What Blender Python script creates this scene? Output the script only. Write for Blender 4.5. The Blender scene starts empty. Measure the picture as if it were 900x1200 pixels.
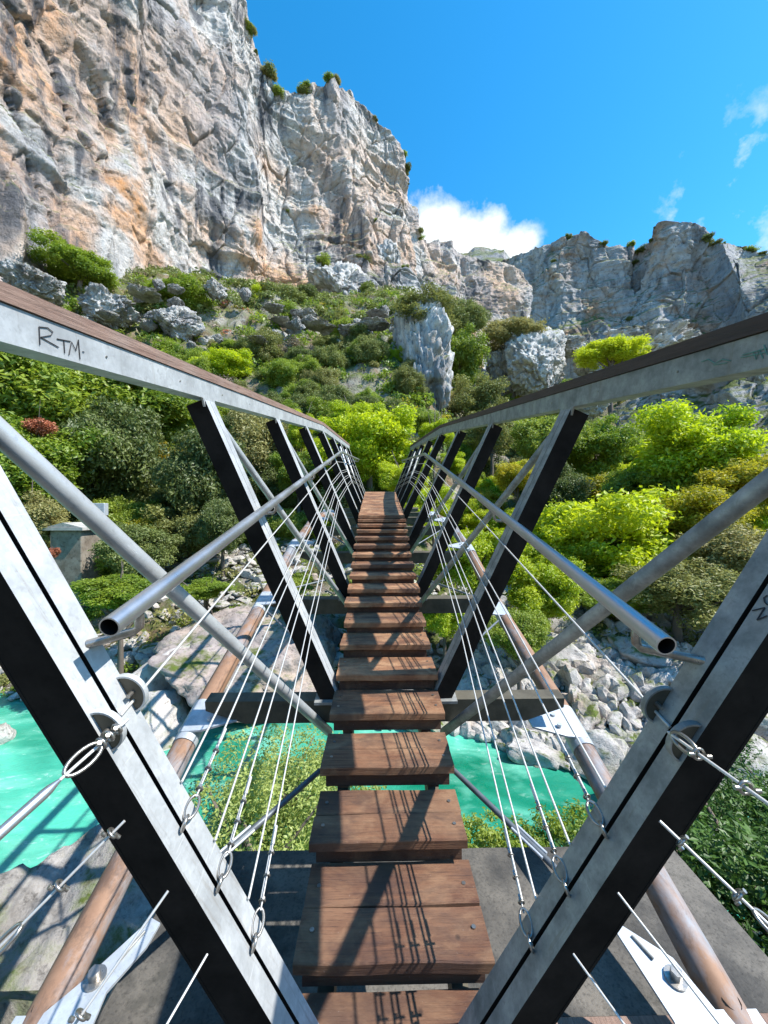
import bpy, math, random
import numpy as np
from mathutils import Vector, Matrix

random.seed(7)
rng = np.random.default_rng(7)
scene = bpy.context.scene
C = scene.collection
R = math.radians

# ------------------------------------------------------------------ camera
F = 450.0                      # focal length in pixels of the 900 px wide photograph
PITCH = 0.0                    # the camera is held level; the bridge climbs away from it
BPITCH = R(9.7)                # slope of the bridge's own axis
PSI = math.atan(7.0 / F * math.cos(BPITCH))
CAM = Vector((-0.05, 0.0, 0.0))
cd = bpy.data.cameras.new('camera'); cam = bpy.data.objects.new('camera', cd); C.objects.link(cam)
cd.sensor_fit = 'HORIZONTAL'; cd.sensor_width = 36.0; cd.lens = 18.0
cd.clip_start = 0.02; cd.clip_end = 3000
cam.location = CAM; cam.rotation_euler = (R(90) - PITCH, 0, -PSI)
scene.camera = cam

# ------------------------------------------------------------------ sun and sky
_cw = Matrix.Rotation(-PSI, 3, 'Z'); QB = _cw @ Matrix.Rotation(BPITCH, 3, 'X') @ _cw.transposed()    # bridge axes -> world axes
SUN = (QB @ Vector((0.74, 0.02, 1.0))).normalized()
sun_el = math.asin(SUN.z); sun_az = math.atan2(SUN.x, SUN.y)
sd = bpy.data.lights.new('sun', 'SUN'); so = bpy.data.objects.new('sun', sd); C.objects.link(so)
sd.energy = 4.1; sd.angle = R(0.5); sd.color = (1.0, 0.955, 0.88)
so.rotation_euler = SUN.to_track_quat('Z', 'Y').to_euler()

w = bpy.data.worlds.new('World'); scene.world = w; w.use_nodes = True
nt = w.node_tree; nt.nodes.clear()
def N(nt, t, **kw):
    n = nt.nodes.new(t)
    for k, v in kw.items(): setattr(n, k, v)
    return n
sky = N(nt, 'ShaderNodeTexSky', sky_type='NISHITA', sun_disc=False)
sky.sun_elevation = sun_el; sky.sun_rotation = sun_az; sky.altitude = 300; sky.air_density = 1.0; sky.dust_density = 0.2; sky.ozone_density = 3.0
hs = N(nt, 'ShaderNodeHueSaturation'); hs.inputs['Saturation'].default_value = 1.36; hs.inputs['Value'].default_value = 1.0; hs.inputs['Hue'].default_value = 0.488
nt.links.new(sky.outputs[0], hs.inputs['Color'])
# clouds: noise in the direction of the sky, gathered round one low bank and a faint veil
geo = N(nt, 'ShaderNodeTexCoord')
def vmath(nt, op, a, b=None):
    n = N(nt, 'ShaderNodeVectorMath', operation=op)
    nt.links.new(a, n.inputs[0])
    if b is not None:
        if hasattr(b, 'links'): nt.links.new(b, n.inputs[1])
        else: n.inputs[1].default_value = b
    return n
def math_(nt, op, a, b=None, clamp=False):
    n = N(nt, 'ShaderNodeMath', operation=op, use_clamp=clamp)
    for i, v in enumerate((a, b)):
        if v is None: continue
        if isinstance(v, (int, float)): n.inputs[i].default_value = v
        else: nt.links.new(v, n.inputs[i])
    return n.outputs[0]
VP_ = [0.0]
def direction(px, py):
    X = (px - 450) / F; Y = (py - 600) / F
    v = (X, math.cos(VP_[0]) - Y * math.sin(VP_[0]), -math.sin(VP_[0]) - Y * math.cos(VP_[0]))
    c, s = math.cos(PSI), math.sin(PSI)
    return Vector((v[0] * c + v[1] * s, -v[0] * s + v[1] * c, v[2]))
def aty(px, py, y):
    d = direction(px, py); return CAM + d * (y / d.y)
def atz(px, py, z):
    d = direction(px, py); return CAM + d * (z / d.z)
def atx(px, py, x):
    d = direction(px, py); return CAM + d * ((x - CAM.x) / d.x)
def atr(px, py, r):
    d = direction(px, py); return CAM + d * (r / math.hypot(d.x, d.y))
noi = N(nt, 'ShaderNodeTexNoise'); noi.inputs['Scale'].default_value = 9.0; noi.inputs['Detail'].default_value = 9; noi.inputs['Roughness'].default_value = 0.6
nt.links.new(geo.outputs['Generated'], noi.inputs['Vector'])
def puff(px, py, rad, gain):
    d = direction(px, py).normalized()
    dist = vmath(nt, 'DISTANCE', geo.outputs['Generated'], tuple(d)).outputs['Value']
    m = math_(nt, 'DIVIDE', dist, rad); m = math_(nt, 'SUBTRACT', 1.0, m); return math_(nt, 'MULTIPLY', m, gain)
acc = None
for p in ((512, 276, .095, 1.2), (558, 288, .11, 1.15), (600, 297, .075, .95), (500, 300, .10, 1.1), (572, 242, .03, .5), (538, 215, .02, .3), (860, 235, .17, .37), (885, 215, .10, .40)):
    q = puff(*p); acc = q if acc is None else math_(nt, 'MAXIMUM', acc, q)
acc = math_(nt, 'MAXIMUM', acc, -0.5)
nn = math_(nt, 'SUBTRACT', noi.outputs['Fac'], 0.5); nn = math_(nt, 'MULTIPLY', nn, 1.9)
dens = math_(nt, 'ADD', acc, nn); dens = math_(nt, 'SUBTRACT', dens, 0.22); dens = math_(nt, 'MULTIPLY', dens, 2.4, True)
gate = math_(nt, 'MULTIPLY', acc, 5.0, True); dens = math_(nt, 'MULTIPLY', dens, gate, True)
mixc = N(nt, 'ShaderNodeMix', data_type='RGBA'); nt.links.new(dens, mixc.inputs['Factor'])
nt.links.new(hs.outputs[0], mixc.inputs['A']); mixc.inputs['B'].default_value = (3.6, 3.85, 4.05, 1)
bg = N(nt, 'ShaderNodeBackground'); bg.inputs['Strength'].default_value = 0.15
nt.links.new(mixc.outputs['Result'], bg.inputs['Color'])
wo = N(nt, 'ShaderNodeOutputWorld'); nt.links.new(bg.outputs[0], wo.inputs[0])

scene.view_settings.view_transform = 'Standard'; scene.view_settings.look = 'None'
scene.view_settings.exposure = 1.08; scene.view_settings.gamma = 1.0
scene.render.engine = 'CYCLES'
scene.cycles.max_bounces = 6; scene.cycles.diffuse_bounces = 3; scene.cycles.glossy_bounces = 3; scene.cycles.transmission_bounces = 3

# ------------------------------------------------------------------ noise for shaping
def _hash(ix, iy, iz, seed):
    h = (ix * 374761393 + iy * 668265263 + iz * 2147483647 + seed * 974711) & 0xFFFFFFFF
    h = ((h ^ (h >> 13)) * 1274126177) & 0xFFFFFFFF
    h = ((h ^ (h >> 15)) * 2246822519) & 0xFFFFFFFF
    return ((h ^ (h >> 16)) & 0xFFFFFF) / float(0xFFFFFF)
def vnoise(P, seed=0):
    i = np.floor(P).astype(np.int64); f = P - i; u = f * f * f * (f * (f * 6 - 15) + 10)
    r = 0
    for dx in (0, 1):
        wx = u[:, 0] if dx else 1 - u[:, 0]
        for dy in (0, 1):
            wy = u[:, 1] if dy else 1 - u[:, 1]
            for dz in (0, 1):
                wz = u[:, 2] if dz else 1 - u[:, 2]
                r = r + wx * wy * wz * _hash(i[:, 0] + dx, i[:, 1] + dy, i[:, 2] + dz, seed)
    return r * 2 - 1
def fbm(P, oct=5, seed=0, rough=0.5, ridged=False):
    a = 1.0; s = 0; t = 0
    for k in range(oct):
        n = vnoise(P * (2.03 ** k) + 17.3 * k, seed + k)
        if ridged: n = 1 - 2 * np.abs(n)
        s = s + a * n; t += a; a *= rough
    return s / t
def cells(P, seed=0):
    """distance to nearest and second nearest feature point and the id of the nearest"""
    i = np.floor(P).astype(np.int64); d1 = np.full(len(P), 9.0); d2 = np.full(len(P), 9.0); idn = np.zeros(len(P))
    for dx in (-1, 0, 1):
        for dy in (-1, 0, 1):
            for dz in (-1, 0, 1):
                c = i + np.array([dx, dy, dz])
                q = np.stack([c[:, 0] + _hash(c[:, 0], c[:, 1], c[:, 2], seed), c[:, 1] + _hash(c[:, 0], c[:, 1], c[:, 2], seed + 1), c[:, 2] + _hash(c[:, 0], c[:, 1], c[:, 2], seed + 2)], 1)
                d = np.linalg.norm(P - q, axis=1)
                h = _hash(c[:, 0], c[:, 1], c[:, 2], seed + 3)
                near = d < d1
                d2 = np.where(near, d1, np.minimum(d2, d)); idn = np.where(near, h, idn); d1 = np.minimum(d1, d)
    return d1, d2, idn

# ------------------------------------------------------------------ materials
def mat(name):
    m = bpy.data.materials.new(name); m.use_nodes = True
    nt = m.node_tree; b = nt.nodes['Principled BSDF']
    return m, nt, b
def ramp(nt, fac, stops, interp='LINEAR'):
    r = N(nt, 'ShaderNodeValToRGB'); cr = r.color_ramp; cr.interpolation = interp
    while len(cr.elements) < len(stops): cr.elements.new(0.5)
    for e, (p, c) in zip(cr.elements, stops):
        e.position = p; e.color = (c, c, c, 1) if isinstance(c, (int, float)) else tuple(c) + (1,)
    nt.links.new(fac, r.inputs[0]); return r.outputs[0]
def noise(nt, vec, scale, detail=6, rough=0.55, mapping=None, dist=0.0):
    n = N(nt, 'ShaderNodeTexNoise'); n.inputs['Scale'].default_value = scale; n.inputs['Detail'].default_value = detail; n.inputs['Roughness'].default_value = rough; n.inputs['Distortion'].default_value = dist
    if mapping:
        mp = N(nt, 'ShaderNodeMapping'); mp.inputs['Scale'].default_value = mapping; nt.links.new(vec, mp.inputs[0]); vec = mp.outputs[0]
    nt.links.new(vec, n.inputs['Vector']); return n.outputs['Fac']
def mix(nt, fac, a, b, mode='MIX'):
    n = N(nt, 'ShaderNodeMix', data_type='RGBA', blend_type=mode)
    for k, v in (('Factor', fac), ('A', a), ('B', b)):
        if isinstance(v, (int, float)): n.inputs[k].default_value = v
        elif isinstance(v, tuple): n.inputs[k].default_value = v + (1,)
        else: nt.links.new(v, n.inputs[k])
    return n.outputs['Result']
def bump(nt, b, h, strength, dist):
    n = N(nt, 'ShaderNodeBump'); n.inputs['Strength'].default_value = strength; n.inputs['Distance'].default_value = dist
    nt.links.new(h, n.inputs['Height']); nt.links.new(n.outputs[0], b.inputs['Normal']); return n
def objco(nt): return N(nt, 'ShaderNodeTexCoord').outputs['Object']

def metal(name, col, rough, metallic, spots=0.25, sc=9.0, stretch=None):
    m, nt, b = mat(name); co = objco(nt)
    n1 = noise(nt, co, sc, 8, 0.65, stretch); n2 = noise(nt, co, sc * 9, 5, 0.6)
    c = mix(nt, ramp(nt, n1, [(0.35, 0.0), (0.65, 1.0)]), tuple(x * (1 - spots) for x in col), tuple(min(1, x * (1 + spots * .5)) for x in col))
    c = mix(nt, ramp(nt, n2, [(0.30, 0.5 if spots else 0.0), (0.42, 0.0)]), c, tuple(x * 0.55 for x in col))
    if 'galvanised' in name:
        vo = N(nt, 'ShaderNodeTexVoronoi'); vo.inputs['Scale'].default_value = 70; nt.links.new(co, vo.inputs['Vector'])
        sp = N(nt, 'ShaderNodeSeparateColor'); nt.links.new(vo.outputs['Color'], sp.inputs[0])
        c = mix(nt, math_(nt, 'MULTIPLY', sp.outputs[0], 0.22), c, tuple(x * 0.5 for x in col))
        dr = noise(nt, co, 5.0, 8, 0.75, (1, 6, .5)); c = mix(nt, ramp(nt, dr, [(0.56, 0.0), (0.70, .55)]), c, (0.20, 0.17, 0.13))
        sc_ = noise(nt, co, 3.0, 4, 0.6, (40, 1, 1), 1.0); c = mix(nt, ramp(nt, sc_, [(0.66, 0.0), (0.70, .35)]), c, tuple(min(1, x * 1.5) for x in col))
    nt.links.new(c, b.inputs['Base Color']); b.inputs['Metallic'].default_value = metallic
    r = ramp(nt, n1, [(0.3, rough + .12), (0.7, rough - .08)]); nt.links.new(r, b.inputs['Roughness'])
    if spots: bump(nt, b, n2, 0.12, 0.002)
    if name == 'shade_black_steel': b.inputs['Specular IOR Level'].default_value = 0.08
    return m
M = {}
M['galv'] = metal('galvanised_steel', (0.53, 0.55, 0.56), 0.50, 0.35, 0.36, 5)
M['galv_grey'] = metal('weathered_shaded_galvanised_steel', (0.32, 0.325, 0.31), 0.52, 0.35, 0.45, 10)  # darker copy of galv: right side's shade in the colour; also weathered fittings
M['dark'] = metal('shade_black_steel', (0.02, 0.017, 0.015), 0.7, 0.0, 0.4, 6)  # near-black in place of shade on post sides and in hollows
M['tube'] = metal('zinc_coated_tube', (0.50, 0.52, 0.53), 0.42, 0.45, 0.25, 6)
M['stainless'] = metal('stainless_tube', (0.56, 0.57, 0.59), 0.34, 0.9, 0.0, 3)
M['cable'] = metal('wire_rope', (0.66, 0.65, 0.63), 0.45, 0.45, 0.2, 40)
M['shackle'] = metal('shackle_steel', (0.38, 0.36, 0.33), 0.32, 0.85, 0.3, 50)
M['brace'] = metal('dull_dark_rod', (0.13, 0.15, 0.17), 0.5, 0.4, 0.3, 12)
M['beam'] = metal('olive_grey_beam', (0.10, 0.088, 0.062), 0.6, 0.15, 0.4, 6)
M['plate'] = metal('bright_zinc_plate', (0.50, 0.54, 0.58), 0.42, 0.35, 0.25, 12)
# rusting lower pipe: orange rust with remaining zinc
def _rust():
    m, nt, b = mat('rusty_zinc_pipe'); co = objco(nt)
    a = noise(nt, co, 2.3, 8, 0.7, (1, .5, 1)); n2 = noise(nt, co, 14, 9, 0.75)
    c1 = mix(nt, n2, (0.17, 0.085, 0.05), (0.33, 0.20, 0.125)); c2 = mix(nt, n2, (0.17, 0.185, 0.21), (0.30, 0.32, 0.35))
    f = ramp(nt, a, [(0.46, 0.0), (0.60, 1.0)])
    dr = noise(nt, co, 6, 9, 0.8, (1, .35, 1), .6); cc = mix(nt, f, c1, c2); cc = mix(nt, ramp(nt, dr, [(0.52, 0.0), (0.62, .7)]), cc, (0.09, 0.055, 0.04))
    nt.links.new(cc, b.inputs['Base Color']); b.inputs['Roughness'].default_value = 0.68; b.inputs['Metallic'].default_value = 0.1
    bump(nt, b, n2, 0.15, 0.002); return m
M['rust'] = _rust()
def wood(name, c1, c2, c3, axis, dark=0.5):
    m, nt, b = mat(name); co = objco(nt)
    inf = N(nt, 'ShaderNodeObjectInfo').outputs['Random']
    off = N(nt, 'ShaderNodeVectorMath', operation='ADD'); nt.links.new(co, off.inputs[0])
    cx = N(nt, 'ShaderNodeCombineXYZ'); nt.links.new(math_(nt, 'MULTIPLY', inf, 37.0), cx.inputs[0]); nt.links.new(math_(nt, 'MULTIPLY', inf, 91.0), cx.inputs[1]); nt.links.new(cx.outputs[0], off.inputs[1])
    co = off.outputs[0]
    st = (1.2, 26, 26) if axis == 'X' else (26, 1.2, 26)
    g1 = noise(nt, co, 2.2, 9, 0.7, st, 0.4); g2 = noise(nt, co, 4.5, 9, 0.8, (1.0, 30, 30) if axis == 'X' else st, .3); bl = noise(nt, co, 5.0, 4, 0.5)
    c = mix(nt, ramp(nt, g1, [(0.34, 0.0), (0.66, 1.0)]), c1, c2)
    c = mix(nt, ramp(nt, bl, [(0.42, 0.0), (0.66, 0.75)]), c, c3)
    c = mix(nt, ramp(nt, g2, [(0.36, dark), (0.47, 0.0)]), c, tuple(x * 0.15 for x in c1))
    if axis == 'X':
        wr = noise(nt, co, 3.2, 7, 0.7, (1, 1.6, 1), .5)
        c = mix(nt, ramp(nt, wr, [(0.47, 0.0), (0.62, .7)]), c, (0.58, 0.34, 0.18))
        dk = noise(nt, co, 2.4, 6, 0.65, (1, 2.2, 1), .4)
        c = mix(nt, ramp(nt, dk, [(0.47, 0.0), (0.60, .65)]), c, (0.060, 0.038, 0.030))
        spv = N(nt, 'ShaderNodeSeparateXYZ'); nt.links.new(N(nt, 'ShaderNodeObjectInfo').outputs['Location'], spv.inputs[0])
        mrv = N(nt, 'ShaderNodeMapRange'); nt.links.new(spv.outputs[1], mrv.inputs[0]); mrv.inputs[1].default_value = 1.2; mrv.inputs[2].default_value = 2.6; mrv.inputs[3].default_value = 0.62; mrv.inputs[4].default_value = 0.0
        c = mix(nt, mrv.outputs[0], c, (0.070, 0.030, 0.022))      # the first boards are older and darker
        gy_ = noise(nt, co, 60, 4, 0.7); c = mix(nt, ramp(nt, gy_, [(0.66, 0.0), (0.74, .4)]), c, (0.40, 0.36, 0.31))
        # end grain and edges: small knots
        kn = N(nt, 'ShaderNodeTexVoronoi'); kn.inputs['Scale'].default_value = 5.5; nt.links.new(co, kn.inputs['Vector']); c = mix(nt, ramp(nt, kn.outputs['Distance'], [(0.05, .9), (0.09, 0.0)]), c, (0.02, 0.01, 0.008))
    c = mix(nt, math_(nt, 'MULTIPLY', inf, 0.5), c, tuple(x * 0.45 for x in c1))
    nt.links.new(c, b.inputs['Base Color']); b.inputs['Roughness'].default_value = 0.72
    h = math_(nt, 'ADD', math_(nt, 'MULTIPLY', g1, 0.5), math_(nt, 'MULTIPLY', g2, 0.6))
    bump(nt, b, h, 1.0, 0.009); return m
M['tread'] = wood('brown_tread_wood', (0.11, 0.042, 0.018), (0.40, 0.175, 0.078), (0.46, 0.245, 0.125), 'X', 1.0)
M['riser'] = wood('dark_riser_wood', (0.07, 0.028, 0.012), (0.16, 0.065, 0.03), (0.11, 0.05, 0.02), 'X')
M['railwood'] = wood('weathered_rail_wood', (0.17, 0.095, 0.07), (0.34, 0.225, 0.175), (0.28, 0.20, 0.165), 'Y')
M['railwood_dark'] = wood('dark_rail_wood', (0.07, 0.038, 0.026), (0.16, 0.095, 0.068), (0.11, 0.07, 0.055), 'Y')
def _ink(name, col, rough=0.8):
    m, nt, b = mat(name); b.inputs['Base Color'].default_value = col + (1,); b.inputs['Roughness'].default_value = rough; return m
M['ink'] = _ink('black_marker', (0.03, 0.03, 0.035)); M['ink_green'] = _ink('faded_green_marker', (0.12, 0.28, 0.22))

def concrete(name, a, bcol):
    m, nt, b = mat(name); co = objco(nt)
    n1 = noise(nt, co, 1.8, 9, 0.65); n2 = noise(nt, co, 60, 6, 0.7); n3 = noise(nt, co, 6, 6, .6)
    c = mix(nt, ramp(nt, n1, [(0.4, 0.0), (0.62, 1.0)]), a, bcol)
    c = mix(nt, ramp(nt, n3, [(0.56, 0.0), (0.66, .55)]), c, (0.035, 0.035, 0.03))
    c = mix(nt, ramp(nt, n2, [(0.3, .7), (0.5, 0.0)]), c, tuple(x * .4 for x in a))
    nt.links.new(c, b.inputs['Base Color']); b.inputs['Roughness'].default_value = 0.9
    bump(nt, b, math_(nt, 'ADD', n2, n1), 0.5, 0.01); return m
M['concrete'] = concrete('stained_shade_dark_concrete', (0.05, 0.048, 0.045), (0.16, 0.145, 0.125))  # stains over base colours darkened to stand for shade on the block
M['concrete_hut'] = concrete('mossy_hut_concrete', (0.16, 0.13, 0.10), (0.27, 0.24, 0.20))
M['concrete_light'] = concrete('pale_concrete', (0.34, 0.33, 0.30), (0.45, 0.43, 0.39))

def rock(name, light, mid, warm, warm_amt, crack_sc, streak=0.0, green=0.0, bd=0.3, co_out='Object', zlo=None, zhi=None, rust=None):
    m, nt, b = mat(name); co = objco(nt)
    n1 = noise(nt, co, crack_sc * 0.25, 8, 0.62); n2 = noise(nt, co, crack_sc, 10, 0.7); n3 = noise(nt, co, crack_sc * 3.1, 8, 0.7)
    nw = noise(nt, co, crack_sc * 0.16, 5, 0.6, None, 0.6)
    c = mix(nt, ramp(nt, n2, [(0.36, 0.0), (0.60, 1.0)]), mid, light)
    if warm_amt:
        f = ramp(nt, nw, [(0.58 - warm_amt * 0.25, 0.0), (0.72 - warm_amt * 0.25, 1.0)])
        if zlo is not None:
            sep = N(nt, 'ShaderNodeSeparateXYZ'); nt.links.new(co, sep.inputs[0])
            mr = N(nt, 'ShaderNodeMapRange'); nt.links.new(sep.outputs[2], mr.inputs[0]); mr.inputs[1].default_value = zlo; mr.inputs[2].default_value = zhi; mr.inputs[3].default_value = 1.0; mr.inputs[4].default_value = 0.25
            f = math_(nt, 'MULTIPLY', f, mr.outputs[0], True)
        wc = mix(nt, ramp(nt, n1, [(0.42, 0.0), (0.62, 1.0)]), warm, rust if rust else tuple(x * .8 for x in warm))
        c = mix(nt, f, c, mix(nt, ramp(nt, n3, [(0.35, 0.0), (0.6, 1.0)]), tuple(x * 0.7 for x in warm), wc))
    if streak:
        cl_ = noise(nt, co, crack_sc * 0.13, 5, 0.6, (1, 1, .6), .4); c = mix(nt, ramp(nt, cl_, [(0.47, 0.0), (0.60, .6)]), c, (0.30, 0.31, 0.34))
        s = noise(nt, co, crack_sc * 0.9, 7, 0.6, (1, 1, 0.09))
        s2 = noise(nt, co, crack_sc * 0.18, 4, 0.5)
        f = math_(nt, 'MULTIPLY', ramp(nt, s, [(0.46, 0.0), (0.56, 1.0)]), ramp(nt, s2, [(0.46, 0.0), (0.58, 1.0)]))
        c = mix(nt, math_(nt, 'MULTIPLY', f, streak), c, (0.10, 0.105, 0.12))
    c = mix(nt, ramp(nt, n3, [(0.34, .75), (0.46, 0.0)]), c, tuple(x * 0.3 for x in mid))
    if green:
        g = noise(nt, co, crack_sc * 0.5, 8, 0.7)
        gm = N(nt, 'ShaderNodeNewGeometry'); sp = N(nt, 'ShaderNodeSeparateXYZ'); nt.links.new(gm.outputs['Normal'], sp.inputs[0])
        up = ramp(nt, sp.outputs[2], [(0.35, 0.0), (0.75, 1.0)])
        f = math_(nt, 'MULTIPLY', ramp(nt, g, [(0.5 - green * .3, 0.0), (0.62 - green * .3, 1.0)]), up)
        gc = mix(nt, n1, (0.05, 0.075, 0.018), (0.16, 0.155, 0.055))
        gc = mix(nt, ramp(nt, n3, [(0.4, 0.0), (0.6, 1.0)]), gc, (0.09, 0.13, 0.02))
        c = mix(nt, f, c, gc)
    nt.links.new(c, b.inputs['Base Color']); b.inputs['Roughness'].default_value = 0.9; b.inputs['Specular IOR Level'].default_value = 0.25
    h = math_(nt, 'ADD', math_(nt, 'MULTIPLY', n2, 1.0), math_(nt, 'MULTIPLY', n3, 0.45))
    bump(nt, b, h, 1.0, bd); return m
M['cliff'] = rock('warm_limestone_cliff', (0.68, 0.65, 0.62), (0.44, 0.42, 0.41), (0.68, 0.45, 0.31), 0.62, 0.35, 0.95, 0.35, 1.3, zlo=55, zhi=125, rust=(0.66, 0.32, 0.13))
M['cliff_grey'] = rock('grey_limestone_cliff', (0.52, 0.50, 0.49), (0.32, 0.31, 0.31), (0.52, 0.33, 0.22), 0.3, 0.22, 0.6, 0.5, 2.0)
M['outcrop'] = rock('pale_limestone_outcrop', (0.70, 0.68, 0.66), (0.40, 0.39, 0.38), (0.42, 0.33, 0.25), 0.15, 4.0, 0.5, 0.15, 0.5)
M['boulder'] = rock('river_boulder_limestone', (0.58, 0.55, 0.52), (0.36, 0.33, 0.31), (0.45, 0.36, 0.29), 0.25, 2.6, 0.0, 0.1, 0.09)
M['slab'] = rock('pinkish_boulder_limestone', (0.42, 0.36, 0.34), (0.26, 0.22, 0.205), (0.50, 0.40, 0.34), 0.5, 6.5, 0.0, 0.02, 0.10)
M['ground'] = rock('rubble_and_scrub_slope', (0.46, 0.43, 0.39), (0.19, 0.16, 0.125), (0.24, 0.165, 0.10), 0.45, 1.6, 0.0, 0.30, 0.4)
M['bank'] = rock('near_bank_rock', (0.42, 0.39, 0.36), (0.18, 0.165, 0.15), (0.26, 0.22, 0.12), 0.3, 2.6, 0.0, 0.12, 0.15)
M['bigrock'] = rock('near_bank_boulder', (0.46, 0.43, 0.40), (0.20, 0.185, 0.17), (0.26, 0.24, 0.10), 0.25, 6.5, 0.0, 0.10, 0.10)

def _water():
    m, nt, b = mat('turquoise_river_water'); co = objco(nt)
    n1 = noise(nt, co, 0.2, 5, 0.55, (1, 1, 1), 0.8); n2 = noise(nt, co, 1.6, 8, 0.62, (0.7, 1.4, 1), 1.2); n3 = noise(nt, co, 5.0, 8, 0.7, (0.7, 1.4, 1), 0.6)
    c = mix(nt, ramp(nt, n1, [(0.34, 0.0), (0.64, 1.0)]), (0.003, 0.16, 0.09), (0.08, 0.48, 0.34))
    n4 = noise(nt, co, 0.55, 4, 0.5, (0.6, 1.5, 1), 1.5)
    c = mix(nt, ramp(nt, n4, [(0.50, 0.0), (0.72, .7)]), c, (0.20, 0.58, 0.44))
    f = math_(nt, 'MULTIPLY', ramp(nt, n3, [(0.56, 0.0), (0.74, .6)]), ramp(nt, n4, [(0.48, 0.0), (0.62, 1.0)]))
    c = mix(nt, f, c, (0.80, 0.86, 0.85))
    nt.links.new(c, b.inputs['Base Color']); b.inputs['Roughness'].default_value = 0.07; b.inputs['Specular IOR Level'].default_value = 0.5
    h = math_(nt, 'ADD', n2, math_(nt, 'MULTIPLY', n3, 0.4)); bump(nt, b, h, 0.5, 0.10); return m
M['water'] = _water()

def leaf(name, a, bcol, c3=None, trans=0.45):
    m, nt, b = mat(name); nt.nodes.remove(b)
    out = nt.nodes['Material Output']
    at = N(nt, 'ShaderNodeAttribute'); at.attribute_name = 'tint'
    inf = N(nt, 'ShaderNodeObjectInfo').outputs['Random']
    c = mix(nt, at.outputs['Fac'], a, bcol)
    if c3: c = mix(nt, ramp(nt, inf, [(0.45, 0.0), (1.0, 0.6)]), c, c3)
    hsn = N(nt, 'ShaderNodeHueSaturation'); nt.links.new(c, hsn.inputs['Color'])
    nt.links.new(math_(nt, 'ADD', math_(nt, 'MULTIPLY', inf, 0.35), 0.82), hsn.inputs['Value'])
    d = N(nt, 'ShaderNodeBsdfDiffuse'); t = N(nt, 'ShaderNodeBsdfTranslucent'); g = N(nt, 'ShaderNodeBsdfGlossy'); g.inputs['Roughness'].default_value = 0.5
    nt.links.new(hsn.outputs[0], d.inputs[0]); nt.links.new(hsn.outputs[0], t.inputs[0])
    s = N(nt, 'ShaderNodeMixShader'); s.inputs[0].default_value = trans; nt.links.new(d.outputs[0], s.inputs[1]); nt.links.new(t.outputs[0], s.inputs[2])
    s2 = N(nt, 'ShaderNodeMixShader'); s2.inputs[0].default_value = 0.04; nt.links.new(s.outputs[0], s2.inputs[1]); nt.links.new(g.outputs[0], s2.inputs[2])
    nt.links.new(s2.outputs[0], out.inputs[0]); return m
M['leaf_bright'] = leaf('spring_maple_leaves', (0.26, 0.42, 0.012), (0.60, 0.68, 0.015), (0.50, 0.52, 0.02), 0.55)
M['leaf_green'] = leaf('broadleaf_green_leaves', (0.13, 0.24, 0.022), (0.33, 0.42, 0.03), (0.26, 0.30, 0.05), 0.5)
M['leaf_dark'] = leaf('evergreen_oak_leaves', (0.09, 0.135, 0.035), (0.22, 0.27, 0.065), (0.24, 0.26, 0.07), 0.4)
M['leaf_olive'] = leaf('olive_scrub_leaves', (0.15, 0.18, 0.05), (0.31, 0.32, 0.08), (0.33, 0.27, 0.11), 0.4)
M['leaf_gold'] = leaf('yellowing_leaves', (0.32, 0.34, 0.015), (0.62, 0.54, 0.03), (0.45, 0.30, 0.05), 0.5)
M['leaf_pale'] = leaf('pale_willow_leaves', (0.24, 0.33, 0.06), (0.50, 0.58, 0.17), (0.42, 0.46, 0.14), 0.5)
M['leaf_shade'] = leaf('shade_darkened_bramble_leaves', (0.03, 0.085, 0.018), (0.10, 0.20, 0.03), None, 0.35)  # greens darkened to carry the shade over the near bushes
M['leaf_rust'] = leaf('rust_red_leaves', (0.32, 0.10, 0.05), (0.55, 0.20, 0.10), (0.4, 0.15, 0.08), 0.35)
M['leaf_grey'] = leaf('bare_twiggy_scrub', (0.20, 0.165, 0.13), (0.34, 0.27, 0.21), (0.22, 0.21, 0.10), 0.25)
m, nt_, b_ = mat('bark'); co_ = objco(nt_); nb_ = noise(nt_, co_, 9, 8, .7, (1, 1, .2))
nt_.links.new(mix(nt_, nb_, (0.045, 0.035, 0.028), (0.20, 0.165, 0.135)), b_.inputs['Base Color']); b_.inputs['Roughness'].default_value = 0.9; bump(nt_, b_, nb_, .8, .03)
M['bark'] = m

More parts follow.
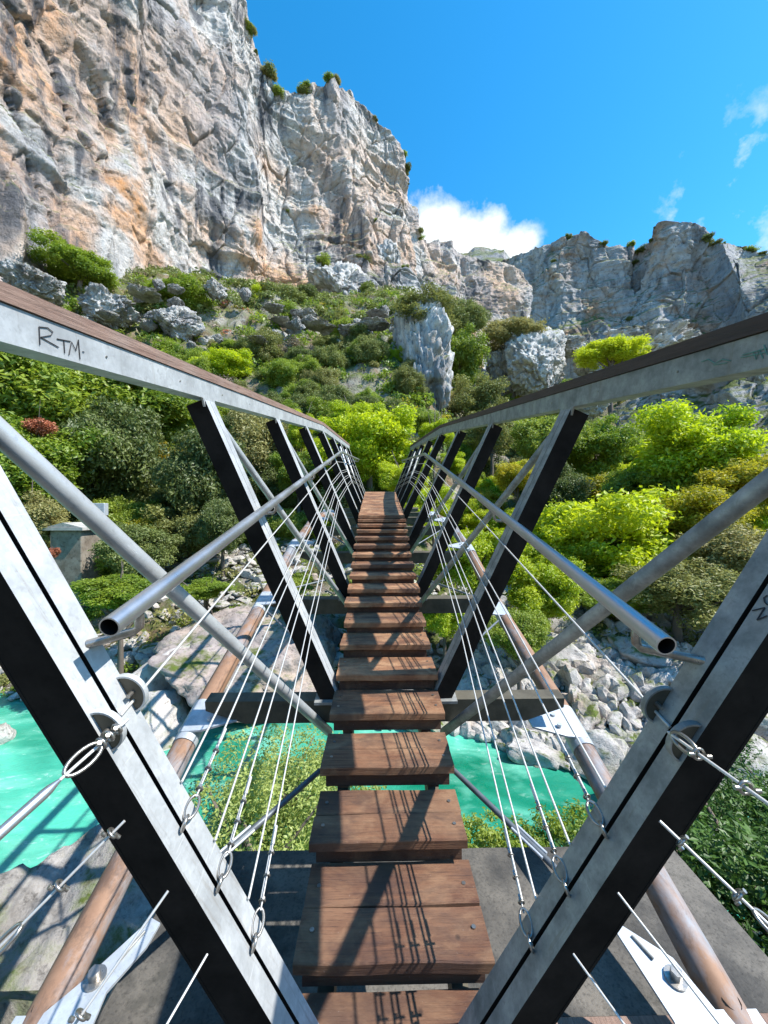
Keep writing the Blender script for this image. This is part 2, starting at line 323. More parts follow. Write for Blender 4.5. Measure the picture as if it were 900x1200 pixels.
# ------------------------------------------------------------------ object helpers
def tag(o, label=None, cat=None, group=None, kind=None):
    if label: o['label'] = label
    if cat: o['category'] = cat
    if group: o['group'] = group
    if kind: o['kind'] = kind
    return o
def empty(name, loc=(0, 0, 0), rz=0):
    o = bpy.data.objects.new(name, None); C.objects.link(o); o.location = loc; o.rotation_euler = (0, 0, rz); o.empty_display_size = 0.2
    return o
def link(name, me, parent=None, loc=(0, 0, 0)):
    o = bpy.data.objects.new(name, me); C.objects.link(o); o.location = loc
    if parent is not None: o.parent = parent
    return o
def np_mesh(name, V, Fq, mats, smooth=True, tint=None, mi=None):
    me = bpy.data.meshes.new(name)
    V = np.ascontiguousarray(V, dtype=np.float32); Fq = np.ascontiguousarray(Fq, dtype=np.int32)
    k = Fq.shape[1]
    me.vertices.add(len(V)); me.vertices.foreach_set('co', V.ravel())
    me.loops.add(Fq.size); me.loops.foreach_set('vertex_index', Fq.ravel())
    me.polygons.add(len(Fq)); me.polygons.foreach_set('loop_start', np.arange(0, Fq.size, k, dtype=np.int32))
    me.polygons.foreach_set('use_smooth', np.full(len(Fq), smooth, dtype=bool))
    if mi is not None: me.polygons.foreach_set('material_index', np.asarray(mi, dtype=np.int32))
    for mm in (mats if isinstance(mats, (list, tuple)) else [mats]): me.materials.append(mm)
    if tint is not None:
        a = me.attributes.new('tint', 'FLOAT', 'FACE'); a.data.foreach_set('value', np.asarray(tint, dtype=np.float32))
    me.update(calc_edges=True); me.validate()
    return me

class MB:
    """collects simple shaped pieces into one mesh"""
    def __init__(s): s.v = []; s.f = []; s.m = []; s.sm = []
    def add(s, vs, fs, mi=0, smooth=False):
        o = len(s.v); s.v += [tuple(v) for v in vs]
        for f in fs: s.f.append(tuple(i + o for i in f)); s.m.append(mi); s.sm.append(smooth)
    def obox(s, c, ax, ay, az, mi=0, bev=0.0, fm=None):
        """box: centre and three half-axis vectors; fm: material for faces +-ay"""
        c, ax, ay, az = Vector(c), Vector(ax), Vector(ay), Vector(az)
        vs = [c + ax * i + ay * j + az * k for i in (-1, 1) for j in (-1, 1) for k in (-1, 1)]
        faces = [((0, 1, 3, 2), 'x'), ((4, 6, 7, 5), 'x'), ((0, 4, 5, 1), 'y'), ((2, 3, 7, 6), 'y'), ((0, 2, 6, 4), 'z'), ((1, 5, 7, 3), 'z')]
        o = len(s.v); s.v += [tuple(v) for v in vs]
        for f, a in faces:
            s.f.append(tuple(i + o for i in f)); s.m.append(fm if (fm is not None and a == 'y') else mi); s.sm.append(False)
    def box(s, x0, x1, y0, y1, z0, z1, mi=0):
        s.obox(((x0 + x1) / 2, (y0 + y1) / 2, (z0 + z1) / 2), ((x1 - x0) / 2, 0, 0), (0, (y1 - y0) / 2, 0), (0, 0, (z1 - z0) / 2), mi)
    def tube(s, pts, r, seg=12, mi=0, cap=True, hollow=0.0, twist=0):
        pts = [Vector(p) for p in pts]; n = len(pts); rs = r if isinstance(r, (list, tuple)) else [r] * n
        ds = []
        for i in range(n):
            a = pts[max(0, i - 1)]; b = pts[min(n - 1, i + 1)]; ds.append((b - a).normalized())
        up = Vector((0, 0, 1)) if abs(ds[0].z) < 0.9 else Vector((1, 0, 0))
        rings = []
        for i in range(n):
            d = ds[i]; u = (up - d * up.dot(d))
            if u.length < 1e-4: u = d.orthogonal()
            u.normalize(); up = u; vv = d.cross(u)
            rings.append([pts[i] + (u * math.cos(2 * math.pi * k / seg) + vv * math.sin(2 * math.pi * k / seg)) * rs[i] for k in range(seg)])
        vs = [p for rr in rings for p in rr]
        fs = [(i * seg + k, i * seg + (k + 1) % seg, (i + 1) * seg + (k + 1) % seg, (i + 1) * seg + k) for i in range(n - 1) for k in range(seg)]
        s.add(vs, fs, mi, True)
        if hollow:      # open end: ring lip and a bore
            d = ds[0]; q = pts[0]; u0 = [(p - q) for p in rings[0]]
            inner = [q + p * hollow for p in u0]; deep = [q + d * 0.25 + p * hollow for p in u0]
            s.add(rings[0] + inner, [(k, (k + 1) % seg, seg + (k + 1) % seg, seg + k) for k in range(seg)], mi)
            s.add(inner + deep, [(k, (k + 1) % seg, seg + (k + 1) % seg, seg + k) for k in range(seg)], 1, True)
            s.add(deep, [tuple(range(seg))], 1)
            s.add(rings[-1], [tuple(range(seg))], mi)
        elif cap:
            s.add(rings[0], [tuple(reversed(range(seg)))], mi); s.add(rings[-1], [tuple(range(seg))], mi)
    def torus(s, c, nrm, Rr, r, seg=18, sec=8, sx=1.0, udir=None, mi=0):
        c = Vector(c); nrm = Vector(nrm).normalized(); u = Vector(udir) if udir is not None else nrm.orthogonal(); u = (u - nrm * u.dot(nrm)).normalized(); v = nrm.cross(u)
        vs = []
        for i in range(seg):
            a = 2 * math.pi * i / seg; d = u * math.cos(a) * sx + v * math.sin(a); dn = (u * math.cos(a) + v * math.sin(a) * sx).normalized()
            for k in range(sec):
                b = 2 * math.pi * k / sec; vs.append(c + d * Rr + (dn * math.cos(b) + nrm * math.sin(b)) * r)
        fs = [(i * sec + k, ((i + 1) % seg) * sec + k, ((i + 1) % seg) * sec + (k + 1) % sec, i * sec + (k + 1) % sec) for i in range(seg) for k in range(sec)]
        s.add(vs, fs, mi, True)
    def prism(s, poly, n, t, mi=0):
        """extrude polygon (3-D points) by vector n*t"""
        n = Vector(n).normalized() * t; p = [Vector(q) for q in poly]; k = len(p)
        s.add(p + [q + n for q in p], [tuple(reversed(range(k))), tuple(range(k, 2 * k))] + [(i, (i + 1) % k, k + (i + 1) % k, k + i) for i in range(k)], mi)
    def build(s, name, mats, parent=None, bevel=0.0, origin=None):
        me = bpy.data.meshes.new(name); vs = s.v
        if origin is not None: vs = [(a - origin[0], b - origin[1], c - origin[2]) for a, b, c in vs]
        me.from_pydata(vs, [], s.f)
        for mm in (mats if isinstance(mats, (list, tuple)) else [mats]): me.materials.append(mm)
        me.polygons.foreach_set('material_index', s.m); me.polygons.foreach_set('use_smooth', s.sm)
        import bmesh
        bm = bmesh.new(); bm.from_mesh(me); bmesh.ops.recalc_face_normals(bm, faces=bm.faces)
        if bevel: 
            bmesh.ops.bevel(bm, geom=[e for e in bm.edges if len(e.link_faces) == 2 and e.calc_face_angle(0) > 0.9], offset=bevel, segments=1, affect='EDGES')
        bm.to_mesh(me); bm.free()
        return link(name, me, parent, origin if origin is not None else (0, 0, 0))

#%%TERRAIN
# ------------------------------------------------------------------ terrain
AZ_S = np.radians([-90, -60, -45, -30, -15, 0, 12, 25, 33, 42, 50, 65, 90])
RS_S = np.array([46, 28, 20.5, 16.2, 14.0, 12.6, 12.6, 12.2, 12.2, 13.2, 16.0, 24, 46])
WZ = -7.0
LR = np.array([0, 2.5, 6, 11, 18, 30, 45, 60, 85, 120, 180, 260, 460.0])          # distance beyond the shore
LZ = np.array([-7.4, -6.2, -4.4, -1.6, 3.0, 12.0, 24, 39.5, 55, 68, 85, 105, 130.0])
RZ = np.array([-7.4, -6.0, -5.2, -4.3, -2.6, 2.2, 8.0, 14, 26, 40, 60, 88, 140.0])
def ground_z(x, y):
    x = np.atleast_1d(np.asarray(x, float)); y = np.atleast_1d(np.asarray(y, float))
    az = np.arctan2(x, y); r = np.hypot(x, y); t = r - np.interp(az, AZ_S, RS_S)
    k = np.clip((np.degrees(az) - 2) / 16, 0, 1); k = k * k * (3 - 2 * k)
    fr = 1 - .30 * np.clip((np.degrees(az) - 18) / 24, 0, 1)
    zr = np.interp(t, LR, RZ); zr = np.where(zr > 0, zr * fr, zr)
    z = np.interp(t, LR, LZ) * (1 - k) + zr * k
    z = np.where(t < 0, -7.4 + t * 0.8, z)
    P = np.stack([x, y, 0 * x], 1)
    amp = np.clip(t, 0, 60) / 60
    z = z + fbm(P * 0.045, 4, 3) * 5.0 * amp + fbm(P * 0.22, 4, 9, 0.55, True) * (0.25 + 1.7 * amp) * np.clip(t / 3, 0, 1)
    return z
def gz(x, y): return float(ground_z(x, y)[0])

na, nr = 520, 420
az = np.radians(np.linspace(-88, 88, na)); rr = 8.0 * np.exp(np.linspace(0, math.log(460 / 8.0), nr))
A, RR = np.meshgrid(az, rr, indexing='ij')
X = (RR * np.sin(A)).ravel(); Y = (RR * np.cos(A)).ravel(); Z = ground_z(X, Y)
P = np.stack([X, Y, Z], 1)
d1, d2, idn = cells(P * np.array([0.55, 0.55, 0.8]), 5)
t_ = RR.ravel() - np.interp(A.ravel(), AZ_S, RS_S)
fade = np.clip(t_ / 2, 0, 1)
P[:, 2] += (idn * 0.7 + (d2 - d1) * 0.35) * fade * np.clip(RR.ravel() / 40, .35, 1.6)
idx = np.arange(na * nr).reshape(na, nr)
Fq = np.stack([idx[:-1, :-1].ravel(), idx[1:, :-1].ravel(), idx[1:, 1:].ravel(), idx[:-1, 1:].ravel()], 1)
tag(link('hillside', np_mesh('hillside', P, Fq, M['ground'])), kind='structure')

# near bank: the side the bridge starts from
gx = np.linspace(-60, 60, 401); gy = np.linspace(-50, 9.5, 270)
GX, GY = np.meshgrid(gx, gy, indexing='ij'); x = GX.ravel(); y = GY.ravel()
edge = np.interp(x, [-60, -14, -8, -5, -3, 0, 3, 6, 9, 16, 60], [-3, 1.5, 3.4, 4.6, 3.6, 2.9, 3.2, 5.2, 5.4, 4, 0]) + fbm(np.stack([x * .6, y * 0, x * 0], 1), 4, 77) * 0.6
s_ = edge - y
z = np.interp(s_, [-4, -1.8, -0.6, 0.3, 1.2, 2.5, 8, 20, 50], [-9.6, -7.6, -6.4, -4.6, -3.3, -2.75, -2.2, 2.0, 22.0])
P = np.stack([x, y, z], 1)
z = z + fbm(P * 0.5, 5, 21, 0.55, True) * 0.35
d1, d2, idn = cells(P * np.array([0.9, 0.9, .9]), 15)
z = z + ((idn - .5) * 0.5 - .1) * np.clip(np.abs(x) - 1.5, 0, 1)
P[:, 2] = np.where((np.abs(x) < 2.2) & (y > -4), np.minimum(z, -2.75), z)
idx = np.arange(len(x)).reshape(GX.shape)
Fq = np.stack([idx[:-1, :-1].ravel(), idx[1:, :-1].ravel(), idx[1:, 1:].ravel(), idx[:-1, 1:].ravel()], 1)
tag(link('near_bank', np_mesh('near_bank', P, Fq, M['bank'])), kind='structure')

# river
gx = np.linspace(-70, 70, 281); gy = np.linspace(-8, 40, 130)
GX, GY = np.meshgrid(gx, gy, indexing='ij'); P = np.stack([GX.ravel(), GY.ravel(), 0 * GX.ravel() + WZ], 1)
P[:, 2] += fbm(P * np.array([.8, 1.5, 1]), 3, 31) * 0.07
idx = np.arange(len(P)).reshape(GX.shape)
Fq = np.stack([idx[:-1, :-1].ravel(), idx[1:, :-1].ravel(), idx[1:, 1:].ravel(), idx[:-1, 1:].ravel()], 1)
tag(link('river', np_mesh('river', P, Fq, M['water'])), kind='structure')

# ------------------------------------------------------------------ cliffs
def cliff(name, cols, nu, nv, m, seed, amp, freq, lean=0.12, depth=40, below=14, facing=None, fine=1.0):
    """cols: (px, base row, top row, distance).  A rock wall with pillars, ledges and overhangs, and a plateau behind its rim."""
    cols = np.array(cols, float)
    u = np.linspace(0, 1, nu); s = np.linspace(0, 1, len(cols))
    q = [np.interp(u, s, cols[:, k]) for k in range(4)]
    nb, nt2 = 4, 10
    V = np.zeros((nu, nv + nb + nt2, 3))
    up = np.zeros((nu, nv))
    for i in range(nu):
        b = np.array(atr(q[0][i], q[1][i], q[3][i])); t = np.array(atr(q[0][i], q[2][i], q[3][i] * (1 + lean)))
        for j in range(nb): V[i, j] = b + np.array([0, 0, -below * (1 - j / nb)])
        k = np.linspace(0, 1, nv)[:, None]
        prof = k * 1.0
        V[i, nb:nb + nv] = b * (1 - prof) + t * prof
        out = np.array([t[0] * 0.5 - 0.3 * abs(t[1]) * 0, t[1], 0.0]); out /= np.linalg.norm(out)
        for j in range(nt2):
            e = (j + 1) / nt2; V[i, nb + nv + j] = t + out * depth * e ** 1.5 + np.array([0, 0, depth * 0.10 * e - depth * .25 * e * e])
    # outward normal: horizontal, across the wall
    tang = np.gradient(V[:, nb + nv // 2, :2], axis=0); nrm = np.stack([tang[:, 1], -tang[:, 0]], 1); nrm /= np.linalg.norm(nrm, axis=1)[:, None]
    nrm = np.concatenate([nrm, np.zeros((nu, 1))], 1)
    ker = np.ones(41) / 41
    for c in (0, 1): nrm[:, c] = np.convolve(np.pad(nrm[:, c], 20, 'edge'), ker, 'valid')
    nrm /= np.linalg.norm(nrm, axis=1)[:, None]
    P = V.reshape(-1, 3); NN = np.repeat(nrm, nv + nb + nt2, axis=0)
    warp = P + 6 * np.stack([fbm(P * freq * .8, 3, seed + 40), fbm(P * freq * .8, 3, seed + 50), fbm(P * freq * .8, 3, seed + 60)], 1)
    pil = fbm(warp * np.array([freq * 2.0, freq * 2.0, freq * 0.55]), 4, seed, 0.5, True)
    big = fbm(warp * freq * 0.7, 3, seed + 7)
    st = fbm(warp * np.array([freq * .7, freq * .7, freq * 4.2]), 3, seed + 13, .55, True)
    but = 1 - 2 * np.abs(vnoise(warp * np.array([freq * 1.1, freq * 1.1, freq * 0.22]), seed + 80)); but = np.sign(but) * np.abs(but) ** .7
    dz_ = P[:, 2] + .35 * (P[:, 0] + P[:, 1]) + 7 * fbm(P * freq * .6, 3, seed + 85)
    ph = (dz_ * freq * .85) % 1.0; ov = (ph - .5) * .55 * np.clip(.4 + fbm(P * freq * .5, 2, seed + 86), 0, 1)      # tilted beds that overhang in steps
    d1, d2, idn = cells(warp * np.array([freq * 4.2, freq * 4.2, freq * 1.9]), seed + 3)
    e1, e2, ide = cells(warp * np.array([freq * 11, freq * 11, freq * 7]), seed + 23)
    sm = fbm(P * freq * 13, 4, seed + 30, 0.6, True)
    h = big * 1.5 + but * 1.1 + pil * 0.75 + st * 0.34 + (idn - .5) * 0.30 + np.minimum(d2 - d1, .07) * 2.4 + ov + ((ide - .5) * 0.10 + np.minimum(e2 - e1, .06) * 0.8 + sm * 0.07) * fine
    rows = np.tile(np.concatenate([np.zeros(nb), np.linspace(0, 1, nv), np.ones(nt2)]), nu)
    P = P + NN * (h * amp)[:, None]
    P[:, 2] += (fbm(P * freq * 2, 3, seed + 70) * 0.25 + (idn - .5) * .3) * amp * 0.8 * np.clip((rows - 0.8) / .2, 0, 1) * (rows > .8)
    ns = nv + nb + nt2; idx = np.arange(nu * ns).reshape(nu, ns)
    Fq = np.stack([idx[:-1, :-1].ravel(), idx[1:, :-1].ravel(), idx[1:, 1:].ravel(), idx[:-1, 1:].ravel()], 1)
    o = tag(link(name, np_mesh(name, P, Fq, m)), kind='structure')
    return o, P.reshape(nu, ns, 3), nb, nv
left_cols = [(-420, 250, -420, 62), (-220, 255, -380, 66), (-60, 262, -330, 72), (60, 285, -230, 78), (150, 305, -150, 84), (215, 325, -70, 90), (250, 335, -12, 94), (272, 340, 28, 96), (298, 345, 104, 99),
             (314, 348, 134, 100), (350, 350, 132, 102), (400, 355, 126, 105), (435, 352, 138, 108), (456, 352, 158, 110), (470, 352, 180, 111), (477, 352, 232, 114), (481, 352, 285, 122)]
cl, CLP, CNB, CNV = cliff('cliff', left_cols, 620, 400, M['cliff'], 11, 3.6, 0.045)
mid_cols = [(455, 372, 235, 128), (475, 375, 268, 130), (490, 380, 285, 133), (510, 385, 284, 136), (530, 388, 292, 140), (552, 390, 306, 144), (580, 395, 316, 150), (605, 398, 336, 160)]
cliff('cliff', mid_cols, 220, 150, M['cliff'], 31, 3.2, 0.05, depth=30)
far_cols = [(520, 330, 300, 330), (548, 330, 299, 330), (556, 330, 293, 330), (590, 330, 296, 330), (602, 330, 312, 330)]
cliff('distant_ridge', far_cols, 90, 40, M['cliff_grey'], 71, 3.0, 0.03, depth=60)
right_cols = [(560, 395, 345, 235), (578, 398, 322, 232), (600, 402, 307, 228), (640, 405, 301, 222), (665, 405, 290, 218), (690, 405, 287, 216), (703, 405, 299, 216), (722, 405, 303, 222), (735, 405, 306, 226), (750, 405, 296, 222), (764, 408, 283, 216),
              (776, 408, 270, 212), (806, 408, 272, 210), (811, 408, 294, 214), (830, 406, 293, 216), (862, 405, 285, 218), (890, 405, 292, 216), (940, 405, 282, 212), (1050, 405, 250, 200), (1250, 405, 215, 190)]
RC, RCP, RNB, RNV = cliff('cliff', right_cols, 560, 240, M['cliff_grey'], 51, 5.5, 0.032, lean=0.1, depth=60, below=40)
low_cols = [(690, 540, 520, 60), (725, 540, 475, 59), (760, 545, 450, 58), (800, 550, 452, 57), (850, 550, 442, 56), (890, 550, 450, 56), (960, 550, 435, 55), (1040, 550, 470, 55)]
cliff('low_crag', low_cols, 240, 90, M['cliff_grey'], 91, 1.6, 0.09, lean=0.14, depth=22, below=12)

#%%ROCKS
# ------------------------------------------------------------------ rocks
import bmesh
def rock_mesh(name, seed, sub=5, m=None, cuts=9, rough=0.10, flat=1.0, cellamp=0.18):
    bm = bmesh.new(); bmesh.ops.create_icosphere(bm, subdivisions=sub, radius=1.0)
    V = np.array([v.co[:] for v in bm.verts]); Fq = np.array([[v.index for v in f.verts] for f in bm.faces]); bm.free()
    r = np.random.default_rng(seed)
    for k in range(cuts):      # planar breaks
        n = r.normal(size=3); n /= np.linalg.norm(n); d = r.uniform(0.45, 0.8)
        o = V @ n - d; V = V - np.where(o > 0, o, 0)[:, None] * n * 0.92
    nn = V / (np.linalg.norm(V, axis=1)[:, None] + 1e-6)
    d1, d2, idn = cells(V * 2.6 + seed, seed)
    h = fbm(V * 1.7 + seed, 5, seed, 0.55) * rough * 1.6 + (idn - .5) * cellamp * .6 + np.minimum(d2 - d1, .25) * cellamp + fbm(V * 7 + seed, 3, seed + 5, .6, True) * rough * .35
    V = V + nn * h[:, None]; V[:, 2] *= flat
    return np_mesh(name, V, Fq, m or M['boulder'], smooth=True)
def put_rock(me, name, loc, sc, rz=0, label=None, cat='boulder', group=None, tilt=0.0):
    o = link(name, me, None, loc); o.scale = sc if isinstance(sc, tuple) else (sc,) * 3; o.rotation_euler = (tilt, tilt * .6, rz)
    tag(o, label, cat, group); return o
RM = [rock_mesh('boulder', 100 + k, 4, M['boulder'], 20, 0.05, 0.72 + 0.06 * (k % 3)) for k in range(6)]
# the flat boulder left of the bridge and its neighbours
slab = rock_mesh('boulder', 9, 6, M['slab'], 9, 0.09, 1.0, 0.12)
put_rock(slab, 'boulder', (-4.9, 15.2, -6.3), (3.7, 2.9, 2.6), 0.15, 'large flat pinkish boulder lying on the far shore left of the bridge deck')
c = atz(200, 800, -6.0); put_rock(RM[1], 'boulder', (c.x - .5, c.y + 1.0, -6.3), (2.3, 1.7, 2.4), 0.8, 'upright grey boulder with mossy shade leaning on the large flat boulder')
c = atz(165, 850, -6.6); put_rock(RM[2], 'boulder', (c.x + .2, c.y + .2, -6.9), (1.9, 1.3, 1.3), 1.8, 'rough grey boulder at the waterline below the large flat boulder')
c = atz(0, 866, -6.8); put_rock(RM[3], 'boulder', (c.x - .45, c.y, -6.9), (.85, .6, .95), .4, 'small white boulder standing in the green water at the left edge')
put_rock(rock_mesh('boulder', 19, 6, M['bigrock'], 8, 0.12, 1.0, 0.16), 'boulder', (-4.5, 3.6, -6.3), (2.6, 2.9, 2.5), .5, 'big grey rock over the green water at the lower left corner')
GRP_R = 'sunlit boulders heaped along the right bank'
k = 0; r2 = random.Random(4)
while k < 280:
    a = R(r2.uniform(13, 56)); t = r2.uniform(0, 1) ** 1.5 * 9.5 - .6
    rs = float(np.interp(a, AZ_S, RS_S)); r = rs + t
    x = r * math.sin(a); y = r * math.cos(a); s = r2.uniform(.16, .42) * (1 + (r2.random() ** 6) * 2.4)
    put_rock(RM[k % 6], 'boulder', (x, y, max(gz(x, y), WZ) + s * .22), (s * r2.uniform(.8, 1.5), s, s * r2.uniform(.7, 1.1)), r2.uniform(0, 6.3), 'pale angular boulder in the heap along the right bank', 'boulder', GRP_R, r2.uniform(-.5, .5)); k += 1
for (px, py, z, s, lab) in ((792, 915, -6.0, 1.35, 'broad white rock by the river seen behind the right portal post'), (742, 850, -6.5, 1.05, 'flat pale boulder at the water edge right of the bridge'), (650, 762, -5.2, 1.3, 'tall cracked grey boulder beside the bright bush right of the bridge'), (725, 760, -5.4, .8, 'grey boulder half under the olive bushes on the right bank'), (668, 738, -4.9, 1.3, 'slanted grey rock face behind the right lower pipe')):
    c = atz(px, py, z); put_rock(RM[int(px) % 6], 'boulder', (c.x, c.y, z - .3), (s * 1.4, s, s * .8), px * .1, lab)
for k in range(46):            # left shore and rubble
    a = R(r2.uniform(-52, -8)); rs = float(np.interp(a, AZ_S, RS_S)); r = rs + r2.uniform(-.3, 5)
    x = r * math.sin(a); y = r * math.cos(a); s = r2.uniform(.2, .6)
    put_rock(RM[k % 6], 'boulder', (x, y, gz(x, y) + s * .2), (s * 1.3, s, s * .8), r2.uniform(0, 6), 'small weathered boulder on the left far shore', 'boulder', 'weathered boulders along the left far shore', r2.uniform(-.4, .4))
for k in range(70):
    a = R(r2.uniform(-24, -11)); r = r2.uniform(19, 26)
    x = r * math.sin(a); y = r * math.cos(a); s = r2.uniform(.15, .45)
    put_rock(RM[k % 6], 'stone', (x, y, gz(x, y) + .35), (s * 1.3, s, s * .7), r2.uniform(0, 6), 'beige stone in the scree patch below the dark trees', 'stone', 'beige stones of the scree patch left of the bridge', r2.uniform(-.4, .4))
def rubble(n, az0, az1, t0, t1, s0, s1, seed, label, power=1.3):
    """loose stones nobody could count: one mesh"""
    r = np.random.default_rng(seed); base = rock_mesh('tmp', seed, 2, M['boulder'], 14, .05, .8); nv_ = len(base.vertices)
    V0 = np.zeros(nv_ * 3, dtype=np.float32); base.vertices.foreach_get('co', V0); V0 = V0.reshape(-1, 3); F0 = np.array([list(p.vertices) for p in base.polygons])
    a = np.radians(r.uniform(az0, az1, n)); t = t0 + (t1 - t0) * r.random(n) ** power; rr = np.interp(a, AZ_S, RS_S) + t; x = rr * np.sin(a); y = rr * np.cos(a)
    sz = s0 + (s1 - s0) * r.random(n) ** 3; g = np.maximum(ground_z(x, y), WZ - .1) + .18 + sz * .2
    th = r.uniform(0, 6.28, n); ct, st_ = np.cos(th), np.sin(th); ax = r.uniform(.7, 1.5, (n, 3)); ti = r.normal(size=n) * .5
    P = V0[None] * ax[:, None] * sz[:, None, None]; X = P[..., 0] * ct[:, None] - P[..., 1] * st_[:, None]; Y = P[..., 0] * st_[:, None] + P[..., 1] * ct[:, None]; Z = P[..., 2] + X * ti[:, None] * .6
    P = np.stack([X + x[:, None], Y + y[:, None], Z + g[:, None]], -1).reshape(-1, 3); Fq = (F0[None] + (np.arange(n) * nv_)[:, None, None]).reshape(-1, 3)
    tag(link('rubble', np_mesh('rubble', P, Fq, M['boulder'], False)), label, 'rubble', kind='stuff')
rubble(3800, 11, 58, -.3, 9.5, .04, .46, 301, 'loose pale stones between the boulders on the right bank')
rubble(2600, -56, 10, -.3, 9, .04, .42, 302, 'loose grey stones along the far shore left of the bridge')
rubble(1500, -40, -8, 9, 18, .05, .30, 303, 'beige scree stones on the left slope below the trees')
# outcrops up the slope
def jagged(seed, cuts=10):
    me = rock_mesh('rock_outcrop', seed, 6, M['outcrop'], cuts, 0.16, 1.0, 0.25)
    V = np.zeros(len(me.vertices) * 3, dtype=np.float32); me.vertices.foreach_get('co', V); V = V.reshape(-1, 3).astype(float)
    n = V / (np.linalg.norm(V, axis=1)[:, None] + 1e-6); W = V + .15 * np.stack([vnoise(V * 3, 1), vnoise(V * 3, 2), vnoise(V * 3, 3)], 1)
    a1, a2, ai = cells(W * np.array([5, 5, 2.6]), seed + 1); b1, b2, bi = cells(W * np.array([12, 12, 7]), seed + 2)
    h = (ai - .5) * .22 + np.minimum(a2 - a1, .2) * .35 + (bi - .5) * .07 + np.minimum(b2 - b1, .2) * .10 + fbm(W * np.array([6, 6, 1.2]), 4, seed, .6, True) * .07
    V = V + n * h[:, None] * np.array([1, 1, .5]); me.vertices.foreach_set('co', V.astype(np.float32).ravel()); me.update(); return me
OM = [jagged(200 + k) for k in range(4)] + [jagged(231, 3), jagged(233, 4)]
def outcrop(px, py, wpx, hpx, r, lab, k=0, group=None, dz=0):
    c = atr(px, py, r); d = (c - CAM).length; sx = wpx / 2 / F * d * .95; sz = hpx / 2 / F * d * 1.05
    return put_rock(OM[k if lab.startswith(('tall', 'lower', 'whitish')) else k % 4], 'rock_outcrop', (c.x, c.y + sx * .3, c.z + dz), (sx, sx * .8, sz), random.uniform(0, 6), lab, 'rock', group)
outcrop(493, 445, 98, 150, 50, 'tall pale rock pinnacle standing above the far end of the bridge', 4)
outcrop(474, 478, 60, 70, 48, 'lower shoulder of pale rock at the left foot of the pinnacle', 5)
outcrop(632, 422, 72, 62, 66, 'whitish rounded crag under the dark tree right of the pinnacle', 5)
outcrop(592, 425, 40, 55, 68, 'narrow grey crag left of the whitish rounded crag', 3)
outcrop(345, 425, 80, 80, 60, 'broken white crag on the slope below the orange cliff', 1)
outcrop(292, 395, 60, 40, 70, 'low white ledge right of the bushes under the cliff', 2)
outcrop(205, 375, 44, 34, 60, 'low pale ledge on the upper left slope', 3)
outcrop(120, 358, 46, 34, 62, 'white ledge behind the left wooden rail', 0)
outcrop(30, 330, 44, 30, 60, 'white ledge at the left edge under the cliff', 1)
outcrop(245, 412, 60, 44, 62, 'pale broken ledge above the left rail bend', 2)
outcrop(400, 335, 70, 60, 95, 'grey rock bastion at the foot of the cliff', 3)
outcrop(455, 310, 50, 70, 112, 'grey buttress under the right end of the tall cliff', 0)
outcrop(775, 400, 90, 40, 130, 'pale rocky knoll below the far grey tower', 1)
outcrop(690, 470, 40, 30, 60, 'small pale rock showing between trees below the right rail', 2)
r3 = random.Random(12)
for k in range(70):
    px = 480 - 540 * r3.random() ** 1.5; py = r3.uniform(312 + max(0, px) * .1, 425)
    outcrop(px, py, 8 + 30 * r3.random() ** 2, 6 + 14 * r3.random() ** 2, r3.uniform(50, 68), 'small pale rock jutting from the scrub under the tall cliff', k, 'small pale rocks in the scrub under the tall cliff')
for k in range(22):
    px = r3.uniform(560, 900); py = r3.uniform(400, 450)
    outcrop(px, py, r3.uniform(10, 36), r3.uniform(8, 20), r3.uniform(90, 140), 'small pale rock in the scrub below the far grey cliff', k, 'small pale rocks below the far grey cliff')

#%%TREES
# ------------------------------------------------------------------ foliage
def crown_mesh(name, m, seed, nblob, nleaf, lsize, flat=0.85, spread=0.62, blob=0.36, droop=0.0, conic=0.0):
    r = np.random.default_rng(seed)
    c = r.normal(size=(nblob, 3)); c /= np.linalg.norm(c, axis=1)[:, None]
    rad = r.uniform(0.25, 1.0, nblob) ** 0.6 * spread; c = c * rad[:, None]
    c = c * (1 + 0.45 * vnoise(c / (np.linalg.norm(c, axis=1)[:, None] + 1e-6) * 1.6 + seed * .37, seed))[:, None]
    c[:, 2] = c[:, 2] * flat
    if conic: c[:, :2] *= (1 - conic * (c[:, 2:3] + .3))
    br = r.uniform(0.45, 1.5, nblob) * blob
    wts = br ** 2; wts /= wts.sum()
    which = r.choice(nblob, nleaf, p=wts)
    d = r.normal(size=(nleaf, 3)); d /= np.linalg.norm(d, axis=1)[:, None]
    rr_ = r.uniform(0.0, 1.0, nleaf) ** 0.33
    rr_ = rr_ * (1 + 0.62 * fbm(d * 2.6 + which[:, None] * 3.7, 3, seed))
    tuft = r.normal(size=(nleaf, 3)) * 0.026
    p = c[which] + d * (rr_ * br[which])[:, None] * np.array([1, 1, .9]) + tuft
    nrm = d * 0.7 + r.normal(size=(nleaf, 3)) * 0.65 + np.array([0, 0, .35]); nrm /= np.linalg.norm(nrm, axis=1)[:, None]
    a = r.normal(size=(nleaf, 3)); a -= nrm * (a * nrm).sum(1)[:, None]; a /= np.linalg.norm(a, axis=1)[:, None]; b = np.cross(nrm, a)
    s = lsize * r.uniform(0.5, 1.6, nleaf)[:, None]
    v0 = p - a * s; v1 = p + b * s * .45 + nrm * s * .12; v2 = p + a * s; v3 = p - b * s * .45 + nrm * s * .12
    V = np.stack([v0, v1, v2, v3], 1).reshape(-1, 3)
    Fq = np.arange(4 * nleaf).reshape(-1, 4)
    tint = np.clip(r.uniform(0, 1, nblob)[which] * 0.65 + r.uniform(0, .45, nleaf), 0, 1)
    return np_mesh(name, V, Fq, m, smooth=False, tint=tint), c
